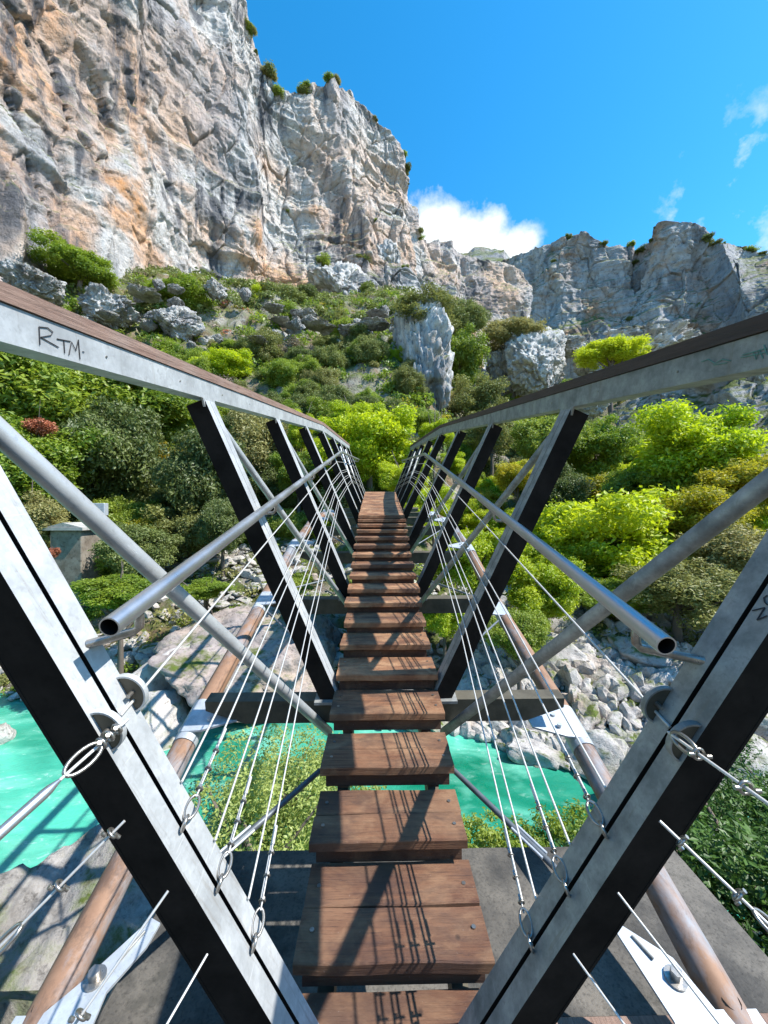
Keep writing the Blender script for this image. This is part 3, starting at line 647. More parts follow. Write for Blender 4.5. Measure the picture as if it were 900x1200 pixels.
def trunk_mesh(seed, cents, h=1.6):
    """trunk of unit-crown tree: base at z=-h, limbs reach into the crown blobs"""
    r = random.Random(seed); b = MB(); top = Vector((r.uniform(-.08, .08), r.uniform(-.08, .08), -.15))
    b.tube([(0, 0, -h), (r.uniform(-.05, .05), r.uniform(-.05, .05), -h * .6), tuple(top)], [.085, .065, .045], 8)
    cs = sorted(range(len(cents)), key=lambda i: r.random())[:9]
    for i in cs:
        e = Vector(cents[i]); st = Vector((0, 0, -h)).lerp(top, r.uniform(.6, 1)); mid = st.lerp(e, .5) + Vector((r.uniform(-.08, .08), r.uniform(-.08, .08), r.uniform(0, .1)))
        b.tube([tuple(st), tuple(mid), tuple(e)], [.034, .022, .008], 6)
    b.v = [(x, y, z) for x, y, z in b.v]
    me = bpy.data.meshes.new('trunk'); me.from_pydata(b.v, [], b.f); me.materials.append(M['bark']); me.polygons.foreach_set('use_smooth', [True] * len(b.f)); me.update()
    return me
SP = {}
def species(key, m, n, **kw):
    SP[key] = []
    for k in range(n):
        me, c = crown_mesh('crown', m, hash_seed(key) + k * 13, **kw); SP[key].append((me, trunk_mesh(k + 5, c)))
def hash_seed(s): return sum(ord(ch) * (i + 3) for i, ch in enumerate(s)) % 9973
species('bright', M['leaf_bright'], 3, nblob=110, nleaf=44000, lsize=0.031, blob=0.19, spread=0.86)
species('gold', M['leaf_gold'], 2, nblob=95, nleaf=34000, lsize=0.031, blob=0.19, spread=0.86)
species('green', M['leaf_green'], 3, nblob=105, nleaf=40000, lsize=0.031, blob=0.19, spread=0.84)
species('dark', M['leaf_dark'], 3, nblob=100, nleaf=42000, lsize=0.029, blob=0.20, spread=0.80)
species('olive', M['leaf_olive'], 2, nblob=90, nleaf=24000, lsize=0.030, blob=0.19, spread=0.82)
species('rust', M['leaf_rust'], 1, nblob=14, nleaf=5000, lsize=0.06, blob=0.3, spread=0.6)
species('grey', M['leaf_grey'], 1, nblob=24, nleaf=5000, lsize=0.035, blob=0.3, spread=0.66)
# small light crowns for far scrub
species('sdark', M['leaf_dark'], 2, nblob=12, nleaf=2600, lsize=0.085, blob=0.42, spread=0.6, flat=.7)
species('solive', M['leaf_olive'], 2, nblob=12, nleaf=2200, lsize=0.085, blob=0.42, spread=0.6, flat=.7)
species('sgreen', M['leaf_green'], 2, nblob=12, nleaf=2200, lsize=0.085, blob=0.42, spread=0.6, flat=.7)
species('sgrey', M['leaf_grey'], 1, nblob=12, nleaf=1400, lsize=0.07, blob=0.42, spread=0.6, flat=.6)
tr = random.Random(99)
def tree_at(c, rad, sp, label, group=None, name='broadleaf_tree', cat='tree', squash=1.0, base=None):
    """crown centre c, crown radius rad; the trunk reaches the ground"""
    crown, trunk = tr.choice(SP[sp]); g = gz(c[0], c[1]) if base is None else base
    o = empty(name, (c[0], c[1], g)); tag(o, label, cat, group)
    rz = tr.uniform(0, 6.28)
    cr = link('crown', crown, o, (0, 0, c[2] - g)); cr.scale = (rad * tr.uniform(.92, 1.1), rad * tr.uniform(.92, 1.1), rad * squash); cr.rotation_euler = (0, 0, rz)
    hh = max(c[2] - g, .2); tk = link('trunk', trunk, o, (0, 0, hh)); tk.scale = (rad, rad, hh / 1.6 if hh > rad * .5 else rad * .4); tk.rotation_euler = (0, 0, rz)
    return o
def tree_px(px, py, wpx, r, sp, label, group=None, name='broadleaf_tree', cat='tree', squash=.85, **kw):
    c = atr(px, py, r); d = (c - CAM).length
    return tree_at(c, wpx / 2 / F * d * 1.0, sp, label, group, name, cat, squash, **kw)
def shrub_at(c, rad, sp, label, group, name='shrub', cat='shrub', squash=.8):
    crown, _ = tr.choice(SP[sp]); o = link(name, crown, None, tuple(c)); o.scale = (rad, rad, rad * squash); o.rotation_euler = (0, 0, tr.uniform(0, 6.28)); tag(o, label, cat, group); return o
HT = [
 (690, 632, 165, 24, 'bright', 'large bright lime-green tree filling the middle of the right bank', .8),
 (640, 665, 90, 21, 'bright', 'lime-green tree just left of the large bright one on the right bank', .8),
 (805, 535, 120, 31, 'bright', 'tall lime-green tree standing before the low grey crag', .85),
 (745, 575, 70, 30, 'green', 'mid-green tree between the two brightest trees on the right', .9),
 (870, 575, 90, 28, 'gold', 'yellow-green tree crossed by the right diagonal tube', .8),
 (800, 612, 100, 25, 'gold', 'golden-green tree right of the large bright tree', .75),
 (862, 655, 95, 21, 'olive', 'olive brown bush above the right portal post', .75),
 (795, 690, 110, 18.5, 'olive', 'brownish olive bush on the right bank above the boulders', .6),
 (720, 700, 80, 19, 'green', 'green bush below the large bright tree', .6),
 (640, 690, 80, 16, 'bright', 'lime-green bush spilling over the boulders beside the right pipe', 1.0),
 (555, 655, 95, 15.5, 'bright', 'lime-green bush seen through the right cables behind the second post', 1.0),
 (520, 720, 60, 14.5, 'bright', 'low lime-green bush under the right side of the steps', 1.0),
 (610, 745, 70, 13.6, 'green', 'leafy bush right of the third crossbeam', 1.0),
 (716, 412, 62, 72, 'bright', 'lone lime-green tree below the far grey cliff', .55),
 (700, 525, 80, 38, 'green', 'mid-green tree below the right rail left of the tall lime tree', .9),
 (640, 520, 80, 36, 'green', 'loose green tree under the middle of the right rail', .95),
 (608, 560, 50, 30, 'gold', 'small yellow tree between the right posts', .9),
 (575, 505, 60, 40, 'olive', 'greyish olive tree touching the right rail', 1.0),
 (655, 575, 70, 30, 'dark', 'dark evergreen behind the lime-green trees on the right', 1.0),
 (436, 522, 118, 25, 'bright', 'bright yellow-green tree framed by the far end of the bridge', .82),
 (415, 492, 60, 27, 'bright', 'bright green tree at the left shoulder of the framed yellow-green tree', .9),
 (470, 560, 60, 21, 'bright', 'low yellow-green bush over the far edge of the deck', .8),
 (508, 508, 42, 24, 'bright', 'small bright bush touching the bend of the right rail', .8),
 (498, 368, 84, 51, 'olive', 'rounded yellowish bush capping the tall rock pinnacle', .55),
 (540, 420, 60, 60, 'green', 'green tree right of the tall rock pinnacle', 1.3),
 (560, 470, 70, 50, 'olive', 'olive tree at the right foot of the rock pinnacle', .9),
 (602, 392, 76, 67, 'olive', 'dark olive tree on top of the whitish crag', .55),
 (545, 375, 50, 90, 'dark', 'dark tree in the gully behind the pinnacle', 1.0),
 (400, 440, 96, 52, 'dark', 'dark evergreen tree left of the rock pinnacle', .8),
 (432, 425, 44, 50, 'bright', 'small lime-green tree in front of the dark evergreen by the pinnacle', .9),
 (408, 400, 60, 62, 'green', 'green tree above the dark evergreen near the pinnacle', .7),
 (328, 358, 56, 74, 'dark', 'dark round tree under the orange cliff', .8),
 (358, 352, 40, 75, 'dark', 'smaller dark tree beside the round one under the orange cliff', .9),
 (305, 356, 34, 74, 'bright', 'small lime bush left of the round dark tree under the cliff', .8),
 (215, 352, 60, 68, 'green', 'green bush below the orange foot of the cliff', .7),
 (95, 312, 60, 68, 'green', 'green bush on the upper left slope near the cliff foot', .6),
 (265, 432, 60, 50, 'bright', 'lime-green tree rising over the left wooden rail', .7),
 (60, 470, 150, 33, 'green', 'broad mid-green tree under the left rail', .8),
 (170, 480, 110, 34, 'green', 'fresh green tree under the middle of the left rail', .7),
 (130, 535, 105, 29, 'dark', 'dense dark evergreen above the small stone hut', 1.25),
 (240, 560, 95, 25, 'dark', 'greyish dark evergreen left of the second left post', 1.35),
 (20, 545, 110, 27, 'green', 'mid-green tree at the left edge behind the diagonal tube', .9),
 (310, 520, 100, 30, 'olive', 'olive-green tree between the second and third left posts', 1.0),
 (350, 555, 60, 26, 'green', 'green tree behind the left handrail bend', 1.0),
 (352, 505, 40, 28, 'bright', 'small lime tree seen between the third and fourth left posts', 1.2),
 (160, 640, 84, 21.5, 'dark', 'dark bush right of the small stone hut', .75),
 (35, 610, 70, 24, 'olive', 'olive bush left of the small stone hut', .8),
 (262, 612, 60, 22, 'dark', 'dark shrub above the scree patch', 1.2),
 (140, 692, 80, 17.5, 'green', 'fresh green shrub behind the left handrail end', .5),
 (240, 690, 60, 17.5, 'green', 'low green shrub on the left bank above the flat boulder', .4),
 (335, 690, 50, 16.5, 'green', 'small green shrub by the left lower pipe', .6),
 (48, 498, 28, 26, 'rust', 'small rust-red bush among the green trees on the left', 1.0),
 (62, 646, 14, 21, 'rust', 'reddish dry tuft beside the small stone hut', 1.2),
]
for px, py, wp, r, sp, lab, sq in HT:
    tree_px(px, py, wp, r, sp, lab, squash=sq, name='shrub' if ('bush' in lab or 'shrub' in lab or 'tuft' in lab) else ('evergreen_tree' if sp == 'dark' else 'broadleaf_tree'), cat='bush' if ('bush' in lab or 'shrub' in lab or 'tuft' in lab) else 'tree')

# wooded slopes filled tree by tree
def fill(n, az0, az1, r0, r1, mix_, rad0, rad1, lab, group, name='broadleaf_tree', cat='tree', lift=.75, seed=1):
    q = random.Random(seed)
    for k in range(n):
        a = R(q.uniform(az0, az1)); r = r0 * (r1 / r0) ** q.random(); sp = q.choice(mix_)
        rad = q.uniform(rad0, rad1) * (r / r1) ** .35; x = r * math.sin(a); y = r * math.cos(a); g = gz(x, y)
        tree_at((x, y, g + rad * lift), rad, sp, lab[sp], group, name, cat, q.uniform(.75, 1.05), base=g - .3)
LW = {'dark': 'dark evergreen oak in the wood on the left slope', 'green': 'mid-green tree in the wood on the left slope', 'olive': 'olive-coloured tree in the wood on the left slope', 'grey': 'greyish bare scrub in the wood on the left slope'}
fill(130, -62, 2, 24, 56, ['dark', 'green', 'green', 'olive', 'dark', 'green'], 1.7, 3.0, LW, 'trees of the wood on the left slope', seed=3)
RWD = {'bright': 'lime-green tree in the wood on the right slope', 'green': 'mid-green tree in the wood on the right slope', 'olive': 'olive-coloured tree in the wood on the right slope', 'dark': 'dark evergreen in the wood on the right slope', 'gold': 'yellowish tree in the wood on the right slope'}
fill(130, 3, 62, 23, 72, ['green', 'bright', 'olive', 'bright', 'green', 'gold', 'dark'], 1.6, 2.9, RWD, 'trees of the wood on the right slope', seed=4)
fill(24, -50, -6, 24, 48, ['bright', 'green', 'gold', 'green'], 1.5, 2.6, {k_: v_.replace('on the right', 'on the left').replace('wood', 'sunny parts of the wood') for k_, v_ in RWD.items()}, 'fresh green trees of the wood on the left slope', seed=15)
fill(26, 14, 50, 21, 38, ['bright', 'bright', 'green', 'gold'], 1.5, 2.6, {k_: v_.replace('wood on', 'front row of') for k_, v_ in RWD.items()}, 'trees in the front row of the right slope', seed=14)
FW = {'sdark': 'dark scrub tree on the far slope below the grey cliff', 'solive': 'olive scrub tree on the far slope below the grey cliff', 'sgreen': 'green scrub tree on the far slope below the grey cliff'}
def sfill(n, az0, az1, r0, r1, mix_, rad0, rad1, lab, group, seed, zoff=.5):
    q = random.Random(seed)
    for k in range(n):
        a = R(q.uniform(az0, az1)); r = r0 * (r1 / r0) ** q.random(); sp = q.choice(mix_); x = r * math.sin(a); y = r * math.cos(a); g = gz(x, y); rad = q.uniform(rad0, rad1)
        shrub_at((x, y, g + rad * zoff + .4), rad, sp, lab[sp], group)
sfill(45, 5, 52, 80, 150, ['sdark', 'sdark', 'solive', 'sgreen'], 1.8, 3.6, FW, 'scrub on the far slope below the grey cliff', 8)
UW = {'sdark': 'dark shrub on the rocky slope below the tall cliff', 'solive': 'olive shrub on the rocky slope below the tall cliff', 'sgreen': 'green shrub on the rocky slope below the tall cliff', 'sgrey': 'grey leafless shrub on the rocky slope below the tall cliff'}
sfill(75, -60, 8, 46, 70, ['sdark', 'solive', 'sgreen', 'sgrey', 'solive'], .8, 1.9, UW, 'shrubs on the rocky slope below the tall cliff', 9)
def mass(name, m, n, az0, az1, r0, r1, rad0, rad1, nleaf, ls, seed, label, cat, zoff=.35, flat=.7, avoid=None):
    """growth nobody could count: one mesh of leaf clumps that follows the ground"""
    r = np.random.default_rng(seed); a = np.radians(r.uniform(az0, az1, n)); rr = r0 * (r1 / r0) ** r.random(n); x = rr * np.sin(a); y = rr * np.cos(a)
    keep = fbm(np.stack([x, y, 0 * x], 1) * (6.0 / r1), 3, seed) > -.22; x = x[keep]; y = y[keep]; n = len(x)
    g = ground_z(x, y); rad = r.uniform(rad0, rad1, n); cen = np.stack([x, y, g + rad * zoff], 1)
    w_ = np.repeat(np.arange(n), nleaf); k = len(w_); d = r.normal(size=(k, 3)); d /= np.linalg.norm(d, axis=1)[:, None]
    p = cen[w_] + d * (rad[w_] * r.uniform(.35, 1.0, k) ** .5)[:, None] * np.array([1, 1, flat]) * (1 + .3 * vnoise(d * 2.5 + w_[:, None] * 1.7, 5))[:, None]
    nm = d * .6 + r.normal(size=(k, 3)) * .7 + np.array([0, 0, .4]); nm /= np.linalg.norm(nm, axis=1)[:, None]
    a_ = np.cross(nm, r.normal(size=(k, 3))); a_ /= np.linalg.norm(a_, axis=1)[:, None]; b_ = np.cross(nm, a_); sz = (ls * r.uniform(.6, 1.4, k) * rad[w_])[:, None]
    V = np.stack([p - a_ * sz, p + b_ * sz * .5, p + a_ * sz, p - b_ * sz * .5], 1).reshape(-1, 3)
    tint = np.clip(r.random(n)[w_] * .7 + r.uniform(0, .4, k), 0, 1)
    return tag(link(name, np_mesh(name, V, np.arange(4 * k).reshape(-1, 4), m, False, tint)), label, cat, kind='stuff')
mass('scrub', M['leaf_dark'], 700, -60, 9, 66, 104, .7, 1.9, 260, .16, 41, 'dark scrub scattered under the foot of the tall cliff', 'scrub')
mass('scrub', M['leaf_olive'], 800, -60, 9, 60, 104, .5, 1.5, 240, .16, 42, 'olive scrub scattered under the foot of the tall cliff', 'scrub')
mass('scrub', M['leaf_grey'], 350, -60, 5, 52, 98, .5, 1.4, 160, .12, 46, 'grey leafless scrub on the slope under the tall cliff', 'scrub')
mass('scrub', M['leaf_green'], 900, -62, 10, 36, 100, .5, 1.7, 240, .15, 48, 'fresh green scrub scattered over the slope under the tall cliff', 'scrub')
mass('scrub', M['leaf_gold'], 260, -62, 10, 40, 90, .4, 1.2, 200, .15, 49, 'yellowish scrub scattered over the slope under the tall cliff', 'scrub')
mass('scrub', M['leaf_rust'], 90, -60, 0, 60, 92, .4, 1.2, 160, .13, 50, 'reddish dry scrub under the tall cliff', 'scrub')
mass('scrub', M['leaf_green'], 500, 6, 56, 60, 200, .8, 2.4, 220, .15, 51, 'green scrub on the far slope below the grey cliff', 'scrub')
mass('scrub', M['leaf_dark'], 900, 4, 56, 95, 225, 1.2, 3.2, 220, .15, 43, 'dark scrub covering the far slope below the grey cliff', 'scrub')
mass('scrub', M['leaf_olive'], 600, 4, 56, 90, 225, 1.0, 2.6, 200, .15, 44, 'olive scrub covering the far slope below the grey cliff', 'scrub')
mass('undergrowth', M['leaf_green'], 900, -62, 62, 18, 60, .3, .9, 160, .13, 45, 'green undergrowth beneath the woods on both slopes', 'undergrowth', .2)
mass('undergrowth', M['leaf_olive'], 900, -62, 62, 16.5, 60, .25, .8, 160, .13, 47, 'dry olive undergrowth on the far bank', 'undergrowth', .2)
LS = {'sgreen': 'low green plant on the left far bank', 'solive': 'low olive plant on the left far bank', 'sgrey': 'low dry plant on the left far bank'}
sfill(25, -55, -2, 17.5, 30, ['sgreen', 'solive', 'sgrey'], .3, .8, LS, 'low plants on the left far bank', 10, .2)
# shrubs that cling to the cliffs, on the real rock surface
def cling(Pg, nb, nv, n, rad0, rad1, lab, group, seed, top=.35, u0=0, u1=1, minz=-1):
    q = random.Random(seed); nu = Pg.shape[0]; made = 0; tries = 0
    while made < n and tries < n * 60:
        tries += 1
        i = int(q.uniform(u0, u1) * (nu - 3)) + 1
        j = nb + (nv - 2 if q.random() < top else int(q.uniform(.02, .95) * (nv - 3)))
        p = Pg[i, j]; e = Pg[i, min(j + 3, Pg.shape[1] - 1)] - Pg[i, j - 3]; slope = abs(e[2]) / (np.linalg.norm(e) + 1e-6)
        if j < nb + nv - 4 and slope > .80: continue
        for c_ in range(q.choice([1, 1, 2, 4])):
            if made >= n: break
            a_ = min(nu - 2, max(1, i + int(q.gauss(0, 5) * (c_ > 0)))); p = Pg[a_, j]
            sp = q.choice(['sdark', 'solive', 'sgreen']); rad = rad0 + (rad1 - rad0) * q.random() ** 2
            shrub_at((p[0], p[1], p[2] + rad * .05), rad, sp, lab, group, squash=q.uniform(.45, .95)); made += 1
cling(CLP, CNB, CNV, 62, .6, 2.6, 'dark shrub clinging to a ledge or rim of the tall orange cliff', 'shrubs clinging to the tall orange cliff', 20, .3, .2, 1)
cling(RCP, RNB, RNV, 42, 1.2, 3.6, 'dark shrub on the rim or a ledge of the far grey cliff', 'shrubs on the far grey cliff', 21, .3)

# bushes on the near bank, below the deck
def near_bush(x, y, z, rad, sp, lab, sq=.8, base=None, leaf=None):
    return tree_at((x, y, z), rad, sp, lab, None, 'shrub', 'bush', sq, base=base if base is not None else z - rad * 1.2)
species('nlime', M['leaf_pale'], 1, nblob=130, nleaf=15000, lsize=0.022, blob=0.17, spread=1.05, flat=.5)
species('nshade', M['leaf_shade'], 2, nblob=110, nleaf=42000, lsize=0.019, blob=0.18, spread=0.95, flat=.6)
species('ngreen', M['leaf_green'], 2, nblob=90, nleaf=20000, lsize=0.028, blob=0.17, spread=0.95, flat=.6)
c = aty(300, 925, 7.2); near_bush(c.x - .1, 7.2, c.z - .9, 2.0, 'nlime', 'bright grassy bush below the left side of the steps')
c = aty(345, 885, 9.0); near_bush(c.x, 9.0, c.z - .7, 1.8, 'nlime', 'second bright bush beyond the first below the left crossbeam')
c = aty(590, 960, 6.2); near_bush(c.x - .1, 6.2, c.z - .9, 1.1, 'ngreen', 'leafy green bush over the turquoise water right of the steps', .7)
c = aty(665, 975, 6.0); near_bush(c.x + .2, 6.0, c.z - .4, 1.0, 'ngreen', 'leafy bush behind the right pipe above the water', .8)
c = aty(860, 1100, 3.2); near_bush(c.x + .75, 3.2, c.z - .1, 1.7, 'nshade', 'shaded green bush at the lower right corner beyond the pipe', .75)
c = aty(885, 960, 4.4); near_bush(c.x + .9, 4.4, c.z - .2, 1.3, 'nshade', 'twiggy green bush behind the right portal post', .7)

# small stone hut and the box above it
c = atr(90, 642, 23); hut = empty('stone_hut', (c.x, c.y, gz(c.x, c.y) - .2)); tag(hut, 'small grey concrete pillar hut with a pale cap among the left trees', 'hut')
hz = c.z - (gz(c.x, c.y) - .2)
b = MB(); b.box(-.7, .7, -.65, .65, 0, hz + .85); b.build('wall', M['concrete_hut'], hut, .03)
b = MB(); b.box(-.9, .9, -.85, .85, hz + .853, hz + .98); b.prism([(-.85, -.8, hz + .982), (.85, -.8, hz + .982), (0, -.8, hz + 1.2)], (0, 1, 0), 1.6); b.build('roof', M['concrete_light'], hut)
c2 = atr(117, 597, 23.3); pb = empty('metal_box', (c2.x, c2.y, c2.z - 3)); tag(pb, 'small bright metal box on a mast above the stone hut', 'box')
b = MB(); b.box(-.32, .32, -.15, .15, 2.7, 3.3); b.build('housing', M['plate'], pb, .02)
b = MB(); b.tube([(0, 0, 0), (0, 0, 2.698)], .05, 8); b.build('mast', M['galv_grey'], pb)

#%%BRIDGE
# ------------------------------------------------------------------ bridge
VP_[0] = BPITCH      # from here to the abutments, positions are in the bridge's own axes
bridge = empty('footbridge', (0, 0.85, -1.9)); bridge.rotation_mode = 'QUATERNION'; bridge.rotation_quaternion = QB.to_quaternion(); bridge.location = CAM + QB @ (Vector((0, 0.85, -1.9)) - CAM); tag(bridge, 'V-shaped steel footbridge with wooden treads, top rails and wire cables', 'footbridge')
BO = Vector((0, 0.85, -1.9))
def part(mb, name, mats, parent=None, bevel=0.0, origin=None):
    """parts are written in world coordinates and hung under the bridge"""
    par = parent or bridge
    po = BO if par is bridge else par['_o'] if False else None
    o = mb.build(name, mats, None, bevel, origin)
    wl = Vector(origin) if origin is not None else Vector((0, 0, 0))
    base = WORLD.get(par.name, BO)
    o.parent = par; o.location = wl - base; WORLD[o.name] = wl
    return o
WORLD = {bridge.name: BO}
YM = 7.4; TILT = 0.055
FY = [0.885, 2.44, 4.07, 5.70, 7.40, 9.10, 10.73, 12.36, 13.95]
XC = {-1: 1.08, 1: 1.12}; ZC0 = {-1: .283, 1: .235}
def chord_z(s, y): return ZC0[s] - max(0, y - YM) * TILT
def deck_z(y):
    if y < 5.80: return -1.801 + (y - 1.046) * 0.1585
    if y < 8.95: return -1.048
    return -1.048 - (y - 8.95) * 0.205
BT = [-1.93, -1.70, -1.64, -1.57, -1.53, -1.66, -1.82, -1.97, -2.2]      # where the post feet stand
def foot(s, i):
    if i == 0: return (-.318 + .40 * (-1.666 - BT[0]) * -1 * -1 if False else (-(.318 + .40 * (BT[0] + 1.666)) if s < 0 else .283 + .4535 * (BT[0] + 1.689)))
    return s * .325
def plane_x(s, i, z):
    """x of the post's inner face at height z in frame i"""
    if i == 0: return -(.318 + .40 * (z + 1.666)) if s < 0 else .283 + .4535 * (z + 1.689)
    zt = chord_z(s, FY[i]); xf = s * .325; xt = s * XC[s]; return xf + (xt - xf) * (z - BT[i]) / (zt - BT[i])
# posts: pairs of channels with a slot between them
for s in (-1, 1):
    for i, y in enumerate(FY):
        z0 = BT[i]; z1 = chord_z(s, y) - .004
        a = Vector((plane_x(s, i, z0), y, z0)); e = Vector((plane_x(s, i, z1), y, z1)); d = (e - a).normalized(); wv = Vector((0, 1, 0)).cross(d); wv = wv if wv.x * s > 0 else -wv
        b = MB(); W = .118; dep = .060 if i == 0 else .066; gap = .0065 if i == 0 else .0015
        for q in (-1, 1):
            yy = q * (gap + dep / 2); cc = (a + e) / 2 + Vector((0, yy, 0)) + wv * W / 2
            if i == 0:
                # open channel: inner flange, web, outer flange
                L = (e - a) / 2
                b.obox((a + e) / 2 + Vector((0, yy, 0)) + wv * .004, L, (0, dep / 2, 0), wv * .004, 0, fm=1)
                b.obox((a + e) / 2 + Vector((0, q * (gap + .004), 0)) + wv * (W / 2), L, (0, .004, 0), wv * (W / 2 - .0085), 1)
                b.obox((a + e) / 2 + Vector((0, yy, 0)) + wv * (W - .004), L, (0, dep / 2, 0), wv * .004, 1)
                b.obox((a + e) / 2 + Vector((0, q * (gap + dep - .004), 0)) + wv * (W / 2), L * .999, (0, .003, 0), wv * (W / 2 - .0085), 1)
            else:
                b.obox(cc, (e - a) / 2, (0, dep / 2, 0), wv * W / 2, 0, fm=1)
        p = part(b, 'post', [M['galv'] if s < 0 else M['galv_grey'], M['dark']])  # shade coloured in: black side faces, darker steel on the right
        # base plate at the foot
        b = MB(); b.obox(a + Vector((s * .06, 0, -.012)), (.10, 0, 0), (0, .10, 0), (0, 0, .010)); part(b, 'base_plate', M['galv_grey'])
# top chords, each with its wooden rail
NYC = -0.9
for s in (-1, 1):
    h = .105; wd = .105
    ys = [NYC, YM, FY[-1] + .15]
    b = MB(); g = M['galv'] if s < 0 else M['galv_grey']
    def ring(y, zc, x0, x1, z0, z1): return [(s * x0, y, zc + z0), (s * x1, y, zc + z0), (s * x1, y, zc + z1), (s * x0, y, zc + z1)]
    def sweep(b, x0, x1, z0, z1, mi=0):
        rs = []
        for k, y in enumerate(ys): rs += ring(y, chord_z(s, y), x0, x1, z0, z1)
        fs = []
        for k in range(len(ys) - 1):
            for j in range(4): fs.append((k * 4 + j, k * 4 + (j + 1) % 4, (k + 1) * 4 + (j + 1) % 4, (k + 1) * 4 + j))
        n = (len(ys) - 1) * 4; fs += [(0, 1, 2, 3), (n + 3, n + 2, n + 1, n)]
        b.add(rs, fs, mi)
    x = XC[s]
    sweep(b, x, x + wd, 0, h)
    ch = part(b, 'top_chord', [g])
    tag(ch, label='sunlit white galvanised top beam with marker writing' if s < 0 else 'shaded grey top beam with faded green scribble')
    b = MB(); sweep(b, x - .008, x + wd + .012, h + .003, h + .055)
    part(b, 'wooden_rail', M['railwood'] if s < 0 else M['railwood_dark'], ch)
    # bolts under the rail and gusset where the first inner post meets the beam
    for y in FY[1:5]:
        b = MB(); z = chord_z(s, y); b.prism([(s * (x - .004), y - .09, z + .0), (s * (x - .004), y + .09, z + .0), (s * (x - .004), y + .075, z - .0), (s * (x - .004) - s * 0, y + .07, z - .05), (s * (x - .004), y - .07, z - .05)], (s, 0, 0), .012)
        part(b, 'gusset', g, ch)
    for k in range(6):
        y = 1.0 + k * .55; b = MB(); zz = chord_z(s, y) + .052; b.tube([(s * (x - .004), y, zz), (s * (x + .004), y, zz)], .004, 8); part(b, 'bolt', M['shackle'], ch)
    # marker writing on the inner face
    if s < 0:
        def P2(px, py): p = atx(px, py, -x + .0025); return (-(x - .0025), p.y, p.z)
        strokes = [[(46, 383), (47, 404)], [(46, 383), (56, 384), (62, 389), (60, 393), (48, 395)], [(48, 395), (69, 407)],
                   [(67, 397), (83, 400)], [(75, 399), (76, 414)], [(81, 416), (84, 401), (89, 411), (92, 398), (94, 421)], [(97, 412), (99, 412.6)]]
        b = MB()
        for st in strokes: b.tube([P2(*q) for q in st], .0016, 5)
        part(b, 'marker_writing', M['ink'], ch)
    else:
        def P2(px, py): p = atx(px, py, x - .0025); return (x - .0025, p.y, p.z)
        b = MB()
        for st in ([(882, 412), (886, 421), (890, 410), (894, 420)], [(870, 416), (899, 408)], [(868, 419), (897, 413)], [(822, 424), (830, 421), (838, 426), (846, 421), (856, 423)], [(836, 428), (852, 425)], [(895, 404), (899, 416)]):
            b.tube([P2(*q) for q in st], .0014, 5)
        part(b, 'marker_writing', M['ink_green'], ch)
# letters on the right portal post (front flange of the inner face)
def on_post(px, py):
    # ray against the inner face of the right portal post
    d = direction(px, py); k = .4535; # x = .283 + k (z + 1.689)
    t = (.283 + k * 1.689 - CAM.x) / (d.x - k * d.z); p = CAM + d * t; return (p.x - .0022, p.y, p.z + .001)
b = MB()
for st in ([(882.5, 716), (897, 712.5)], [(897, 712.5), (888, 727)], [(888, 727), (900, 722)], [(900, 709), (897, 706), (896, 701), (900, 698)]): b.tube([on_post(*q) for q in st], .0016, 5)
part(b, 'marker_writing', M['ink'])

